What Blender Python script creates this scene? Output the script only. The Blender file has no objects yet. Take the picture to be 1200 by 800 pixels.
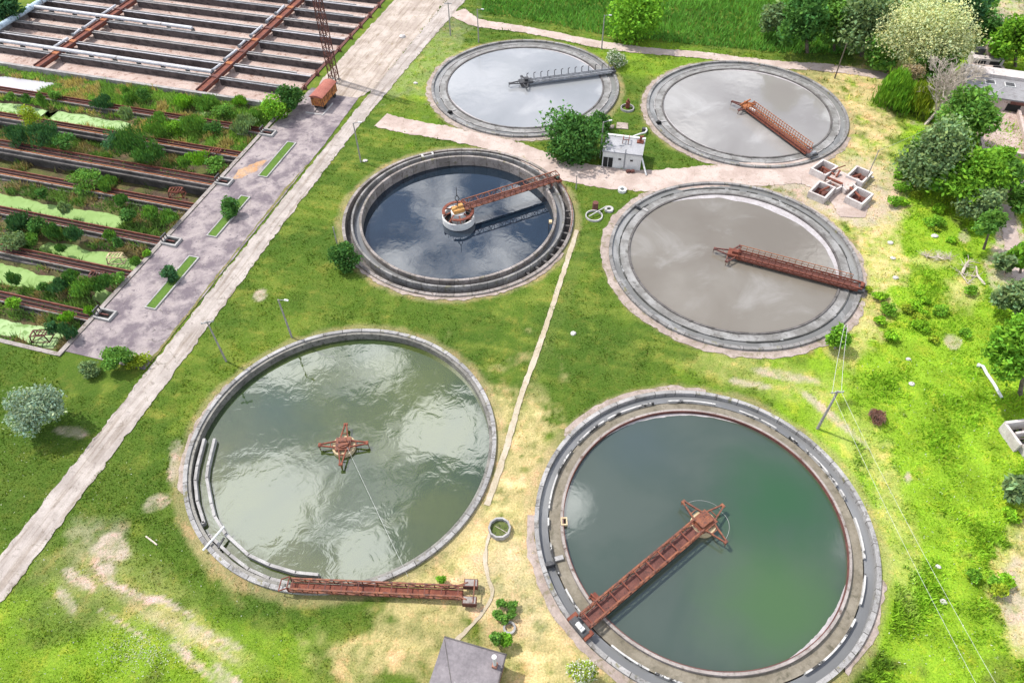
import bpy, math, random
import numpy as np
from mathutils import Vector, Matrix

rnd = random.Random(7)
R = math.radians
C = bpy.context.scene.collection
SC = bpy.context.scene

# ------------------------------------------------------------------ camera
S = 1.3                                   # metres per survey unit
F_PX, PITCH, ROLL, RIM = 835.0, R(48.69), R(0.93), 0.45
CAM_Z = 58.4 * S + RIM
cam = bpy.data.cameras.new('camera')
cam.sensor_width = 36.0
cam.lens = 36.0 * F_PX / 1200.0
cam.clip_start, cam.clip_end = 0.5, 9000.0
cam_o = bpy.data.objects.new('camera', cam)
C.objects.link(cam_o)
cam_o.location = (0, 0, CAM_Z)
cam_o.matrix_world = (Matrix.Translation((0, 0, CAM_Z)) @ Matrix.Rotation(math.pi / 2 - PITCH, 4, 'X')
                      @ Matrix.Rotation(-ROLL, 4, 'Z'))
SC.camera = cam_o

# ------------------------------------------------------------------ light
SUN_DIR = Vector((-0.80, 0.45, 1.42)).normalized()        # towards the sun
sun = bpy.data.lights.new('sun', 'SUN')
sun.energy, sun.angle, sun.color = 4.0, R(0.6), (1.0, 0.955, 0.88)
sun_o = bpy.data.objects.new('sun', sun)
C.objects.link(sun_o)
sun_o.rotation_euler = SUN_DIR.to_track_quat('Z', 'Y').to_euler()
SC.view_settings.view_transform = 'Standard'
SC.view_settings.look = 'None'
SC.view_settings.gamma = 1.0
SC.view_settings.use_curve_mapping = False
SC.view_settings.exposure = 0.60
SC.cycles.max_bounces = 6
SC.cycles.transparent_max_bounces = 6

CLOUDS = [(-0.249, 0.822, 0.107, 0.13), (-0.118, 0.689, 0.125, 0.14), (-0.391, 0.55, 0.123, 0.15), (-0.219, 0.456, 0.087, 0.13), (-0.389, 0.825, 0.09, 0.05), (-0.47, 0.714, 0.118, -0.12), (-0.096, 0.515, 0.12, -0.14), (-0.107, 0.78, 0.07, -0.1), (-0.307, 0.451, 0.058, -0.1), (0.324, 0.522, 0.285, -0.10), (0.356, 0.389, 0.207, -0.14), (0.145, 0.719, 0.202, -0.03), (0.082, 0.534, 0.068, 0.17), (0.103, 0.393, 0.083, 0.05), (-0.261, 1.083, 0.101, 0.12), (0.003, 1.116, 0.102, 0.1), (0.044, 1.302, 0.089, 0.08), (-0.226, 1.293, 0.111, -0.05), (-0.103, 1.092, 0.081, 0.03), (0.078, 1.197, 0.064, -0.1), (0.412, 0.612, 0.174, -0.13), (0.257, 0.682, 0.115, -0.1), (0.16, 0.585, 0.094, -0.03), (0.312, 0.467, 0.174, -0.08), (-0.239, 1.233, 0.13, -0.05), (-0.067, 1.066, 0.12, -0.05)]
w = bpy.data.worlds.new('World')
SC.world = w
w.use_nodes = True
nt = w.node_tree
nt.nodes.clear()
N = nt.nodes.new


def nd(tree, typ, **kw):
    n = tree.nodes.new(typ)
    for k, v in kw.items():
        if k in ('operation', 'blend_type', 'data_type', 'noise_dimensions', 'feature', 'distance', 'sky_type', 'vector_type', 'interpolation', 'noise_type'):
            setattr(n, k, v)
    return n


sky = N('ShaderNodeTexSky')
sky.sky_type = 'NISHITA'
sky.sun_disc = False
sky.sun_elevation = math.asin(SUN_DIR.z)
sky.sun_rotation = math.atan2(SUN_DIR.x, SUN_DIR.y)
sky.air_density, sky.dust_density, sky.ozone_density = 1.0, 1.5, 1.0
tc = N('ShaderNodeTexCoord')
sep = N('ShaderNodeSeparateXYZ')
nt.links.new(tc.outputs['Generated'], sep.inputs[0])
zz = N('ShaderNodeMath'); zz.operation = 'MAXIMUM'; zz.inputs[1].default_value = 0.06
nt.links.new(sep.outputs['Z'], zz.inputs[0])
dx = N('ShaderNodeMath'); dx.operation = 'DIVIDE'
dy = N('ShaderNodeMath'); dy.operation = 'DIVIDE'
nt.links.new(sep.outputs['X'], dx.inputs[0]); nt.links.new(zz.outputs[0], dx.inputs[1])
nt.links.new(sep.outputs['Y'], dy.inputs[0]); nt.links.new(zz.outputs[0], dy.inputs[1])
cmb = N('ShaderNodeCombineXYZ')
nt.links.new(dx.outputs[0], cmb.inputs[0]); nt.links.new(dy.outputs[0], cmb.inputs[1])
cmb.inputs[2].default_value = 3.1
cn = N('ShaderNodeTexNoise')
cn.inputs['Scale'].default_value = 2.6
cn.inputs['Detail'].default_value = 7
cn.inputs['Roughness'].default_value = 0.55
cn.inputs['Distortion'].default_value = 0.5
nt.links.new(cmb.outputs[0], cn.inputs['Vector'])
cr = N('ShaderNodeValToRGB')
cr.color_ramp.elements[0].position = 0.49
cr.color_ramp.elements[1].position = 0.62
# banks of cloud and clear gaps, where they hang over the site (direction / height, radius, weight)
acc = cn.outputs['Fac']
for (qx, qy, qr, qw) in CLOUDS:
    dn = N('ShaderNodeVectorMath'); dn.operation = 'DISTANCE'
    nt.links.new(cmb.outputs[0], dn.inputs[0]); dn.inputs[1].default_value = (qx, qy, 3.1)
    mr_ = N('ShaderNodeMapRange'); mr_.interpolation_type = 'SMOOTHSTEP'
    mr_.inputs['From Min'].default_value = qr; mr_.inputs['From Max'].default_value = qr * .25
    mr_.inputs['To Min'].default_value = 0.0; mr_.inputs['To Max'].default_value = qw
    nt.links.new(dn.outputs['Value'], mr_.inputs['Value'])
    ad_ = N('ShaderNodeMath'); ad_.operation = 'ADD'
    nt.links.new(acc, ad_.inputs[0]); nt.links.new(mr_.outputs[0], ad_.inputs[1])
    acc = ad_.outputs[0]
nt.links.new(acc, cr.inputs[0])
mx = N('ShaderNodeMix'); mx.data_type = 'RGBA'
nt.links.new(cr.outputs[0], mx.inputs['Factor'])
nt.links.new(sky.outputs[0], mx.inputs['A'])
mx.inputs['B'].default_value = (24, 24.2, 24.6, 1)          # sunlit cloud tops
bg = N('ShaderNodeBackground'); bg.inputs['Strength'].default_value = 0.12
nt.links.new(mx.outputs['Result'], bg.inputs['Color'])
wo = N('ShaderNodeOutputWorld')
nt.links.new(bg.outputs[0], wo.inputs['Surface'])


# ------------------------------------------------------------------ survey helpers
def ray(px, py):
    u = (px - 600) / F_PX; v = (py - 400) / F_PX
    c, s = math.cos(ROLL), math.sin(ROLL)
    u, v = c * u - s * v, s * u + c * v
    return u, math.cos(PITCH) - v * math.sin(PITCH), -(math.sin(PITCH) + v * math.cos(PITCH))


def G(px, py, z=0.0):
    """the place on the site (at height z) surveyed from the aerial picture"""
    d = ray(px, py)
    t = (z - CAM_Z) / d[2]
    return Vector((d[0] * t, d[1] * t, z))


def proj(x, y, z=0.0):
    x = np.asarray(x, float); y = np.asarray(y, float); dz = z - CAM_Z
    de = y * math.cos(PITCH) - dz * math.sin(PITCH)
    de = np.maximum(de, 1.0)
    u = x / de
    v = (-y * math.sin(PITCH) - dz * math.cos(PITCH)) / de
    c, s = math.cos(ROLL), math.sin(ROLL)
    return 600 + F_PX * (c * u + s * v), 400 + F_PX * (-s * u + c * v)


def mpp(px, py):
    a = G(px - .5, py); b = G(px + .5, py)
    return (a - b).length


def height_at(base, topy):
    """height of an upright thing whose foot is at base and whose top shows at row topy"""
    g = G(*base)
    lo, hi = 0.0, 60.0
    for _ in range(40):
        m = (lo + hi) / 2
        if proj(g.x, g.y, m)[1] > topy: lo = m
        else: hi = m
    return lo


AX = R(-16.5)                              # the works are laid out square to this axis
UX = Vector((math.cos(AX), math.sin(AX), 0)); VX = Vector((-math.sin(AX), math.cos(AX), 0))


def UV(u, v, z=0.0):
    p = UX * u + VX * v
    return Vector((p.x, p.y, z))


def touv(x, y):
    return x * UX.x + y * UX.y, x * VX.x + y * VX.y


# ------------------------------------------------------------------ noise in numpy
def vnoise(x, y, seed=0):
    xi = np.floor(x).astype(np.int64); yi = np.floor(y).astype(np.int64)
    xf = x - xi; yf = y - yi
    xf = xf * xf * (3 - 2 * xf); yf = yf * yf * (3 - 2 * yf)

    def h(a, b):
        n = (a * 374761393 + b * 668265263 + seed * 974634777) & 0x7fffffff
        n = ((n ^ (n >> 13)) * 1274126177) & 0x7fffffff
        n = n ^ (n >> 16)
        return (n & 0xffff) / 65535.0
    return ((h(xi, yi) * (1 - xf) + h(xi + 1, yi) * xf) * (1 - yf) + (h(xi, yi + 1) * (1 - xf) + h(xi + 1, yi + 1) * xf) * yf)


def fbm(x, y, scale, octv=4, seed=0):
    r = 0; a = 0.5; t = 0
    for o in range(octv):
        r = r + a * vnoise(x / scale, y / scale, seed + o * 17); t += a
        a *= .55; scale /= 2.03
    return r / t


# ------------------------------------------------------------------ mesh helpers
class MB:
    def __init__(s):
        s.v = []; s.f = []

    def add(s, vs, fs):
        o = len(s.v)
        s.v += [tuple(p) for p in vs]
        s.f += [tuple(i + o for i in f) for f in fs]
        return s

    def box(s, c, size, rz=0.0, taper=1.0):
        hx, hy, hz = size[0] / 2, size[1] / 2, size[2] / 2
        cs, sn = math.cos(rz), math.sin(rz)
        vs = []
        for z, k in ((-hz, 1.0), (hz, taper)):
            for x, y in ((-hx, -hy), (hx, -hy), (hx, hy), (-hx, hy)):
                x *= k; y *= k
                vs.append((c[0] + x * cs - y * sn, c[1] + x * sn + y * cs, c[2] + z))
        return s.add(vs, [(3, 2, 1, 0), (4, 5, 6, 7), (0, 1, 5, 4), (1, 2, 6, 5), (2, 3, 7, 6), (3, 0, 4, 7)])

    def beam(s, p, q, wd=.1, ht=None):
        p, q = Vector(p), Vector(q)
        ht = ht or wd
        d = (q - p)
        if d.length < 1e-6: return s
        d.normalize()
        up = Vector((0, 0, 1)) if abs(d.z) < .95 else Vector((0, 1, 0))
        sx = d.cross(up).normalized() * wd / 2
        sy = sx.cross(d).normalized() * ht / 2
        vs = [p - sx - sy, p + sx - sy, p + sx + sy, p - sx + sy, q - sx - sy, q + sx - sy, q + sx + sy, q - sx + sy]
        return s.add(vs, [(3, 2, 1, 0), (4, 5, 6, 7), (0, 1, 5, 4), (1, 2, 6, 5), (2, 3, 7, 6), (3, 0, 4, 7)])

    def tube(s, p, q, r0, r1=None, n=8, caps=True):
        p, q = Vector(p), Vector(q)
        r1 = r0 if r1 is None else r1
        d = (q - p).normalized()
        up = Vector((0, 0, 1)) if abs(d.z) < .95 else Vector((0, 1, 0))
        a = d.cross(up).normalized(); b = a.cross(d)
        vs = []
        for c, r in ((p, r0), (q, r1)):
            for i in range(n):
                t = 2 * math.pi * i / n
                vs.append(c + a * math.cos(t) * r + b * math.sin(t) * r)
        fs = [(i, (i + 1) % n, n + (i + 1) % n, n + i) for i in range(n)]
        if caps: fs += [tuple(range(n - 1, -1, -1)), tuple(range(n, 2 * n))]
        return s.add(vs, fs)

    def path(s, pts, r, n=5):
        for a, b in zip(pts[:-1], pts[1:]): s.tube(a, b, r, r, n)
        return s

    def ring(s, r0, r1, z0, z1, a0=0.0, a1=2 * math.pi, n=128, c=(0, 0), wob=0.0, gaps=None):
        """annular bar of rectangular section, r0 < r1"""
        full = abs(a1 - a0 - 2 * math.pi) < 1e-6
        m = n if full else n + 1
        vs = []
        for i in range(m):
            a = a0 + (a1 - a0) * i / n
            jz = wob * (vnoise(np.array([i * .7]), np.array([r0 * 3.1]), 5)[0] - .6)
            for r, z in ((r0, z0), (r1, z0), (r1, z1 + jz), (r0, z1 + jz)):
                vs.append((c[0] + r * math.cos(a), c[1] + r * math.sin(a), z))
        fs = []
        for i in range(n):
            j = (i + 1) % m
            if gaps and gaps(i): continue
            for k in range(4):
                l = (k + 1) % 4
                fs.append((i * 4 + k, i * 4 + l, j * 4 + l, j * 4 + k)[::-1])
            if gaps:
                fs += [(i * 4, i * 4 + 1, i * 4 + 2, i * 4 + 3), (j * 4 + 3, j * 4 + 2, j * 4 + 1, j * 4)]
        if not full:
            fs += [(0, 1, 2, 3), tuple((m - 1) * 4 + k for k in (3, 2, 1, 0))]
        return s.add(vs, fs)

    def disc(s, r, z, n=96, c=(0, 0), r0=0.0):
        if r0 <= 0:
            vs = [(c[0] + r * math.cos(2 * math.pi * i / n), c[1] + r * math.sin(2 * math.pi * i / n), z) for i in range(n)]
            return s.add(vs, [tuple(range(n))])
        vs = []
        for i in range(n):
            a = 2 * math.pi * i / n
            vs += [(c[0] + r0 * math.cos(a), c[1] + r0 * math.sin(a), z), (c[0] + r * math.cos(a), c[1] + r * math.sin(a), z)]
        return s.add(vs, [(2 * i, 2 * i + 1, 2 * ((i + 1) % n) + 1, 2 * ((i + 1) % n)) for i in range(n)])

    def cyl(s, c, r, z0, z1, n=24, r1=None):
        return s.tube((c[0], c[1], z0), (c[0], c[1], z1), r, r1, n)

    def prism(s, poly, z0, z1):
        n = len(poly)
        vs = [(p[0], p[1], z0) for p in poly] + [(p[0], p[1], z1) for p in poly]
        return s.add(vs, [tuple(range(n - 1, -1, -1)), tuple(range(n, 2 * n))] + [(i, (i + 1) % n, n + (i + 1) % n, n + i) for i in range(n)])

    def quad(s, a, b, c, d):
        return s.add([a, b, c, d], [(0, 1, 2, 3)])

    def build(s, name, mat, parent=None, world=False, smooth=False):
        """link as ONE mesh; world=True: the vertices are in site coordinates, made local to the unrotated parent"""
        me = bpy.data.meshes.new(name)
        v = s.v
        if parent is not None and world:
            o = parent.location
            v = [(p[0] - o.x, p[1] - o.y, p[2] - o.z) for p in v]
        me.from_pydata(v, [], s.f)
        me.materials.append(mat)
        if smooth: me.polygons.foreach_set('use_smooth', [True] * len(me.polygons))
        me.update()
        ob = bpy.data.objects.new(name, me)
        C.objects.link(ob)
        if parent is not None: ob.parent = parent
        return ob


def tag(o, label=None, cat=None, group=None, kind=None):
    if label: o['label'] = label
    if cat: o['category'] = cat
    if group: o['group'] = group
    if kind: o['kind'] = kind
    return o


def thing(name, label, cat, loc=(0, 0, 0), rz=0.0, group=None):
    o = bpy.data.objects.new(name, None)
    o.empty_display_size = .5
    C.objects.link(o)
    o.location = loc
    o.rotation_euler = (0, 0, rz)
    return tag(o, label, cat, group)


def np_mesh(name, verts, nper, mat, parent=None, attrs=None):
    """many loose faces with nper corners each (leaves, blades); attrs: per-corner-vertex colours"""
    verts = np.asarray(verts, np.float32)
    nv = len(verts); nf = nv // nper
    me = bpy.data.meshes.new(name)
    me.vertices.add(nv); me.vertices.foreach_set('co', verts.ravel())
    me.loops.add(nv); me.loops.foreach_set('vertex_index', np.arange(nv, dtype=np.int32))
    me.polygons.add(nf)
    me.polygons.foreach_set('loop_start', np.arange(0, nv, nper, dtype=np.int32))
    try: me.polygons.foreach_set('loop_total', np.full(nf, nper, np.int32))
    except Exception: pass
    if attrs:
        for k, a in attrs.items():
            at = me.color_attributes.new(k, 'FLOAT_COLOR', 'POINT')
            col = np.ones((nv, 4), np.float32); col[:, :3] = a
            at.data.foreach_set('color', col.ravel())
    me.materials.append(mat)
    me.update(calc_edges=True)
    ob = bpy.data.objects.new(name, me)
    C.objects.link(ob)
    if parent is not None: ob.parent = parent
    return ob


def copy_tree(o, parent=None):
    c = o.copy(); C.objects.link(c)
    if parent is not None: c.parent = parent
    for ch in list(o.children): copy_tree(ch, c)
    return c


# ------------------------------------------------------------------ materials
def new_mat(name):
    m = bpy.data.materials.new(name); m.use_nodes = True
    t = m.node_tree
    return m, t, t.nodes['Principled BSDF']


def mixc(t, fac, a, b, blend='MIX'):
    n = t.nodes.new('ShaderNodeMix'); n.data_type = 'RGBA'; n.blend_type = blend
    for key, val in (('Factor', fac), ('A', a), ('B', b)):
        if isinstance(val, (int, float)): n.inputs[key].default_value = val
        elif isinstance(val, tuple): n.inputs[key].default_value = (*val, 1) if len(val) == 3 else val
        else: t.links.new(val, n.inputs[key])
    return n.outputs['Result']


def noise(t, vec, scale, detail=4, rough=.6, dist=0.0):
    n = t.nodes.new('ShaderNodeTexNoise')
    n.inputs['Scale'].default_value = scale; n.inputs['Detail'].default_value = detail
    n.inputs['Roughness'].default_value = rough; n.inputs['Distortion'].default_value = dist
    if vec is not None: t.links.new(vec, n.inputs['Vector'])
    return n.outputs['Fac']


def ramp(t, fac, lo, hi):
    n = t.nodes.new('ShaderNodeMapRange')
    n.interpolation_type = 'SMOOTHSTEP'
    n.inputs['From Min'].default_value = lo; n.inputs['From Max'].default_value = hi
    t.links.new(fac, n.inputs['Value'])
    return n.outputs['Result']


def coords(t, kind='Object', scale=None):
    c = t.nodes.new('ShaderNodeTexCoord').outputs[kind]
    if scale:
        m = t.nodes.new('ShaderNodeMapping'); m.inputs['Scale'].default_value = scale
        t.links.new(c, m.inputs['Vector']); c = m.outputs[0]
    return c


def bump(t, bsdf, h, strength=.3, dist=.1):
    b = t.nodes.new('ShaderNodeBump'); b.inputs['Strength'].default_value = strength
    b.inputs['Distance'].default_value = dist
    t.links.new(h, b.inputs['Height']); t.links.new(b.outputs[0], bsdf.inputs['Normal'])


def surf(name, c1, c2, c3=None, s1=.5, s2=3.0, th=(.52, .64), rough=.9, bmp=.3, bd=.05, metal=0.0, stretch=None, spec=.3):
    """weathered surface: two tones in broad noise, a third in blotches, fine bump"""
    m, t, b = new_mat(name)
    v = coords(t, 'Object', stretch)
    col = mixc(t, ramp(t, noise(t, v, s1, 6, .65), .35, .65), c1, c2)
    fine = noise(t, v, s2 * 4, 4, .7)
    if c3 is not None:
        col = mixc(t, ramp(t, noise(t, v, s2, 6, .7, .3), *th), col, c3)
    col = mixc(t, ramp(t, fine, .25, .75), mixc(t, 1.0, col, (.72, .72, .72), 'MULTIPLY'), col)
    t.links.new(col, b.inputs['Base Color'])
    b.inputs['Roughness'].default_value = rough
    b.inputs['Metallic'].default_value = metal
    b.inputs['Specular IOR Level'].default_value = spec
    bump(t, b, fine, bmp, bd)
    return m


M = {}
M['concrete'] = surf('concrete', (.22, .205, .20), (.32, .305, .30), (.10, .09, .08), .6, 1.7, (.54, .70))
M['coping'] = surf('coping_concrete', (.25, .24, .235), (.37, .36, .355), (.12, .11, .10), .5, 1.9, (.55, .72))
M['pale_coping'] = surf('pale_coping_concrete', (.36, .345, .34), (.47, .455, .45), (.19, .17, .155), .5, 1.6, (.56, .72))
M['dark_concrete'] = surf('dark_concrete', (.075, .068, .066), (.13, .12, .115), (.04, .036, .033), .4, 1.3, (.5, .68))
M['wet_shade_concrete'] = surf('wet_shade_concrete', (.12, .115, .105), (.20, .19, .17), (.05, .048, .04), .5, 2.2, (.5, .66), rough=.5)
M['stained_concrete'] = surf('stained_concrete', (.22, .195, .18), (.32, .285, .27), (.10, .07, .055), .4, 1.1, (.52, .68))
M['weir'] = surf('weir_concrete', (.36, .35, .34), (.50, .49, .475), (.035, .035, .035), .25, .55, (.50, .56))
M['dark_weir'] = surf('dark_weir', (.04, .04, .038), (.075, .075, .07), (.34, .34, .34), .4, .5, (.60, .66))
M['apron'] = surf('apron_concrete', (.25, .20, .175), (.35, .29, .26), (.17, .145, .095), .4, .9, (.50, .66))
M['sediment'] = surf('sediment', (.15, .13, .095), (.21, .185, .145), (.09, .08, .055), .4, 1.0, (.5, .7), rough=.45)
M['pale_sediment'] = surf('pale_sediment', (.14, .134, .126), (.27, .265, .26), (.085, .08, .073), .3, .9, (.52, .68), rough=.6)
M['rust'] = surf('rust', (.125, .036, .024), (.20, .062, .036), (.06, .024, .02), 1.2, 2.6, (.54, .68), rough=.85, bmp=.2)
M['orange_rust'] = surf('orange_rust', (.27, .085, .032), (.38, .15, .06), (.11, .036, .025), 1.1, 2.4, (.55, .68), rough=.85)
M['red_paint'] = surf('faded_red_paint', (.150, .050, .030), (.235, .085, .042), (.075, .034, .028), .8, 2.2, (.46, .62), rough=.65)
M['dark_rust'] = surf('dark_rust', (.095, .038, .032), (.15, .06, .048), (.05, .03, .028), 1.0, 2.0, (.52, .68))
M['dark_steel'] = surf('dark_steel', (.035, .036, .04), (.07, .07, .075), (.10, .05, .035), 1.0, 2.5, (.6, .7), rough=.6)
M['grey_steel'] = surf('grey_steel', (.16, .165, .18), (.25, .26, .28), (.10, .075, .065), 1.0, 2.5, (.58, .7), rough=.55)
M['white_paint'] = surf('white_paint', (.50, .50, .50), (.62, .62, .61), (.30, .27, .24), .8, 1.8, (.62, .76), rough=.6)
M['pipe'] = surf('pale_pipe', (.36, .36, .385), (.48, .48, .51), (.17, .15, .14), .3, .8, (.58, .7), rough=.5)
M['tan_drum'] = surf('tan_drum', (.42, .32, .19), (.52, .42, .27), (.20, .12, .07), .9, 1.8, (.56, .68))
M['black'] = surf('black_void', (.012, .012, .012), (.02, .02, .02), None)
M['glass'] = surf('dark_glass', (.015, .018, .022), (.03, .033, .04), None, rough=.12, bmp=0, spec=.6)
M['bark'] = surf('bark', (.11, .085, .065), (.17, .14, .11), (.06, .05, .04), 1.0, 3.0)
M['dead_wood'] = surf('dead_wood', (.40, .34, .28), (.52, .46, .40), (.24, .19, .15), 1.0, 3.0)
M['roof_felt'] = surf('roof_felt', (.15, .135, .145), (.20, .18, .19), (.28, .26, .265), .35, .8, (.57, .72), rough=.85)
M['hut_roof'] = surf('hut_roof', (.27, .27, .285), (.34, .34, .36), (.19, .18, .18), .4, 1.2, (.56, .7))
M['brick'] = surf('brick', (.26, .12, .085), (.34, .17, .12), (.17, .08, .06), 1.0, 3.0)
M['wood_pole'] = surf('wood_pole', (.24, .22, .21), (.34, .32, .31), (.15, .13, .12), .6, 2.0)
M['cable'] = surf('cable', (.45, .45, .44), (.55, .55, .54), None)
M['bed_sand'] = surf('bed_sand', (.36, .265, .23), (.46, .36, .32), (.20, .115, .085), .15, .8, (.52, .66), bmp=.9, bd=.2)
M['pink_concrete'] = surf('pink_concrete', (.36, .275, .245), (.47, .39, .355), (.20, .14, .12), .3, .9, (.56, .7))
M['ruin'] = surf('ruin_concrete', (.42, .37, .355), (.55, .51, .495), (.24, .18, .165), .4, 1.2, (.56, .7))
M['soil'] = surf('soil', (.15, .10, .075), (.22, .16, .115), (.09, .085, .035), .3, .9, (.5, .66))
M['rock'] = surf('rock', (.46, .43, .41), (.60, .57, .55), (.28, .25, .23), .8, 2.0)


M['bed_wall'] = surf('bed_wall', (.055, .045, .045), (.105, .086, .083), (.03, .025, .024), .3, .9, (.5, .66))  # dark tone carries the shade on the walls' near faces
M['maroon'] = surf('maroon_beam', (.10, .045, .042), (.16, .085, .078), (.24, .20, .18), .5, 1.2, (.58, .7))
M['trough'] = surf('shaded_trough', (.022, .014, .014), (.045, .026, .024), (.10, .05, .038), .8, 1.6, (.58, .7))  # shallow strip; the shade of a deep gap is put into its colour


def rim_mat(name, c1, c2, c3, njoint=44):
    m, t, b = new_mat(name)
    v = coords(t, 'Object')
    col = mixc(t, ramp(t, noise(t, v, .45, 6, .65), .35, .65), c1, c2)
    col = mixc(t, ramp(t, noise(t, v, 1.6, 6, .72, .5), .50, .66), col, c3)
    col = mixc(t, ramp(t, noise(t, v, .8, 5, .7, .3), .58, .68), col, (.17, .16, .085))
    sp = t.nodes.new('ShaderNodeSeparateXYZ'); t.links.new(v, sp.inputs[0])
    at = t.nodes.new('ShaderNodeMath'); at.operation = 'ARCTAN2'
    t.links.new(sp.outputs['Y'], at.inputs[0]); t.links.new(sp.outputs['X'], at.inputs[1])
    ml = t.nodes.new('ShaderNodeMath'); ml.operation = 'MULTIPLY'; ml.inputs[1].default_value = njoint / (2 * math.pi)
    t.links.new(at.outputs[0], ml.inputs[0])
    fr = t.nodes.new('ShaderNodeMath'); fr.operation = 'FRACT'; t.links.new(ml.outputs[0], fr.inputs[0])
    cp_ = t.nodes.new('ShaderNodeMath'); cp_.operation = 'LESS_THAN'; cp_.inputs[1].default_value = .035
    t.links.new(fr.outputs[0], cp_.inputs[0])
    fl = t.nodes.new('ShaderNodeMath'); fl.operation = 'FLOOR'; t.links.new(ml.outputs[0], fl.inputs[0])
    wn = t.nodes.new('ShaderNodeTexWhiteNoise'); wn.noise_dimensions = '1D'; t.links.new(fl.outputs[0], wn.inputs['W'])
    mr = t.nodes.new('ShaderNodeMapRange'); mr.inputs['To Min'].default_value = .72; mr.inputs['To Max'].default_value = 1.08
    t.links.new(wn.outputs['Value'], mr.inputs['Value'])
    cb = t.nodes.new('ShaderNodeCombineColor')
    for k in range(3): t.links.new(mr.outputs[0], cb.inputs[k])
    col = mixc(t, 1.0, col, cb.outputs[0], 'MULTIPLY')
    col = mixc(t, cp_.outputs[0], col, (.06, .055, .05))
    fine = noise(t, v, 7.0, 4, .7)
    col = mixc(t, ramp(t, fine, .25, .75), mixc(t, 1.0, col, (.72, .72, .72), 'MULTIPLY'), col)
    t.links.new(col, b.inputs['Base Color']); b.inputs['Roughness'].default_value = .9
    bump(t, b, fine, .35, .05)
    return m


M['rim'] = rim_mat('tank_rim', (.18, .172, .168), (.265, .255, .25), (.09, .083, .075))
M['rim_pale'] = rim_mat('tank_rim_pale', (.255, .247, .243), (.35, .34, .335), (.13, .12, .108))
M['rim_brown'] = rim_mat('tank_rim_brown', (.20, .175, .16), (.30, .265, .25), (.10, .075, .06))


def leaf_mat(name, base, trans=.28, vary=.5):
    m, t, b = new_mat(name)
    at = t.nodes.new('ShaderNodeVertexColor'); at.layer_name = 'tint'
    col = mixc(t, 1.0, (*base, 1), at.outputs['Color'], 'MULTIPLY')
    df = t.nodes.new('ShaderNodeBsdfDiffuse'); tr = t.nodes.new('ShaderNodeBsdfTranslucent')
    t.links.new(col, df.inputs['Color'])
    t.links.new(mixc(t, 1.0, col, (1.15, 1.2, .6), 'MULTIPLY'), tr.inputs['Color'])
    ms = t.nodes.new('ShaderNodeMixShader'); ms.inputs[0].default_value = trans
    t.links.new(df.outputs[0], ms.inputs[1]); t.links.new(tr.outputs[0], ms.inputs[2])
    t.links.new(ms.outputs[0], t.nodes['Material Output'].inputs['Surface'])
    t.nodes.remove(b)
    return m


LEAF = {
    'yellow': leaf_mat('leaf_yellow_green', (0.24, 0.32, 0.03)),
    'bright': leaf_mat('leaf_bright_green', (0.1485, 0.3135, 0.0308)),
    'mid': leaf_mat('leaf_mid_green', (0.11, 0.2313, 0.0425)),
    'dark': leaf_mat('leaf_dark_green', (0.0676, 0.1625, 0.039)),
    'deep': leaf_mat('leaf_deep_green', (0.05, 0.125, 0.05)),
    'grey': leaf_mat('leaf_grey_green', (0.162, 0.24, 0.102)),
    'pale': leaf_mat('leaf_pale_willow', (0.44, 0.47, 0.25)),
    'silver': leaf_mat('leaf_silver', (0.25, 0.33, 0.23)),
    'white': leaf_mat('blossom_white', (.55, .56, .50)),
    'pink': leaf_mat('leaf_pink_dry', (0.3, 0.17, 0.15)),
    'tan': leaf_mat('twig_tan', (0.38, 0.3, 0.19)),
    'lime': leaf_mat('leaf_lime', (.19, .37, .025)),
    'blade': leaf_mat('grass_blade', (1, 1, 1), .3),
}

# ------------------------------------------------------------------ tanks: where they are
T = {'A': (-16.64, 38.63), 'B': (16.68, 29.36), 'C': (-6.69, 73.52), 'D': (26.97, 64.54), 'E': (36.12, 97.59), 'F': (2.74, 106.11)}
T = {k: Vector((x * S, y * S, 0)) for k, (x, y) in T.items()}
R_OUT = 19.45

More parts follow.
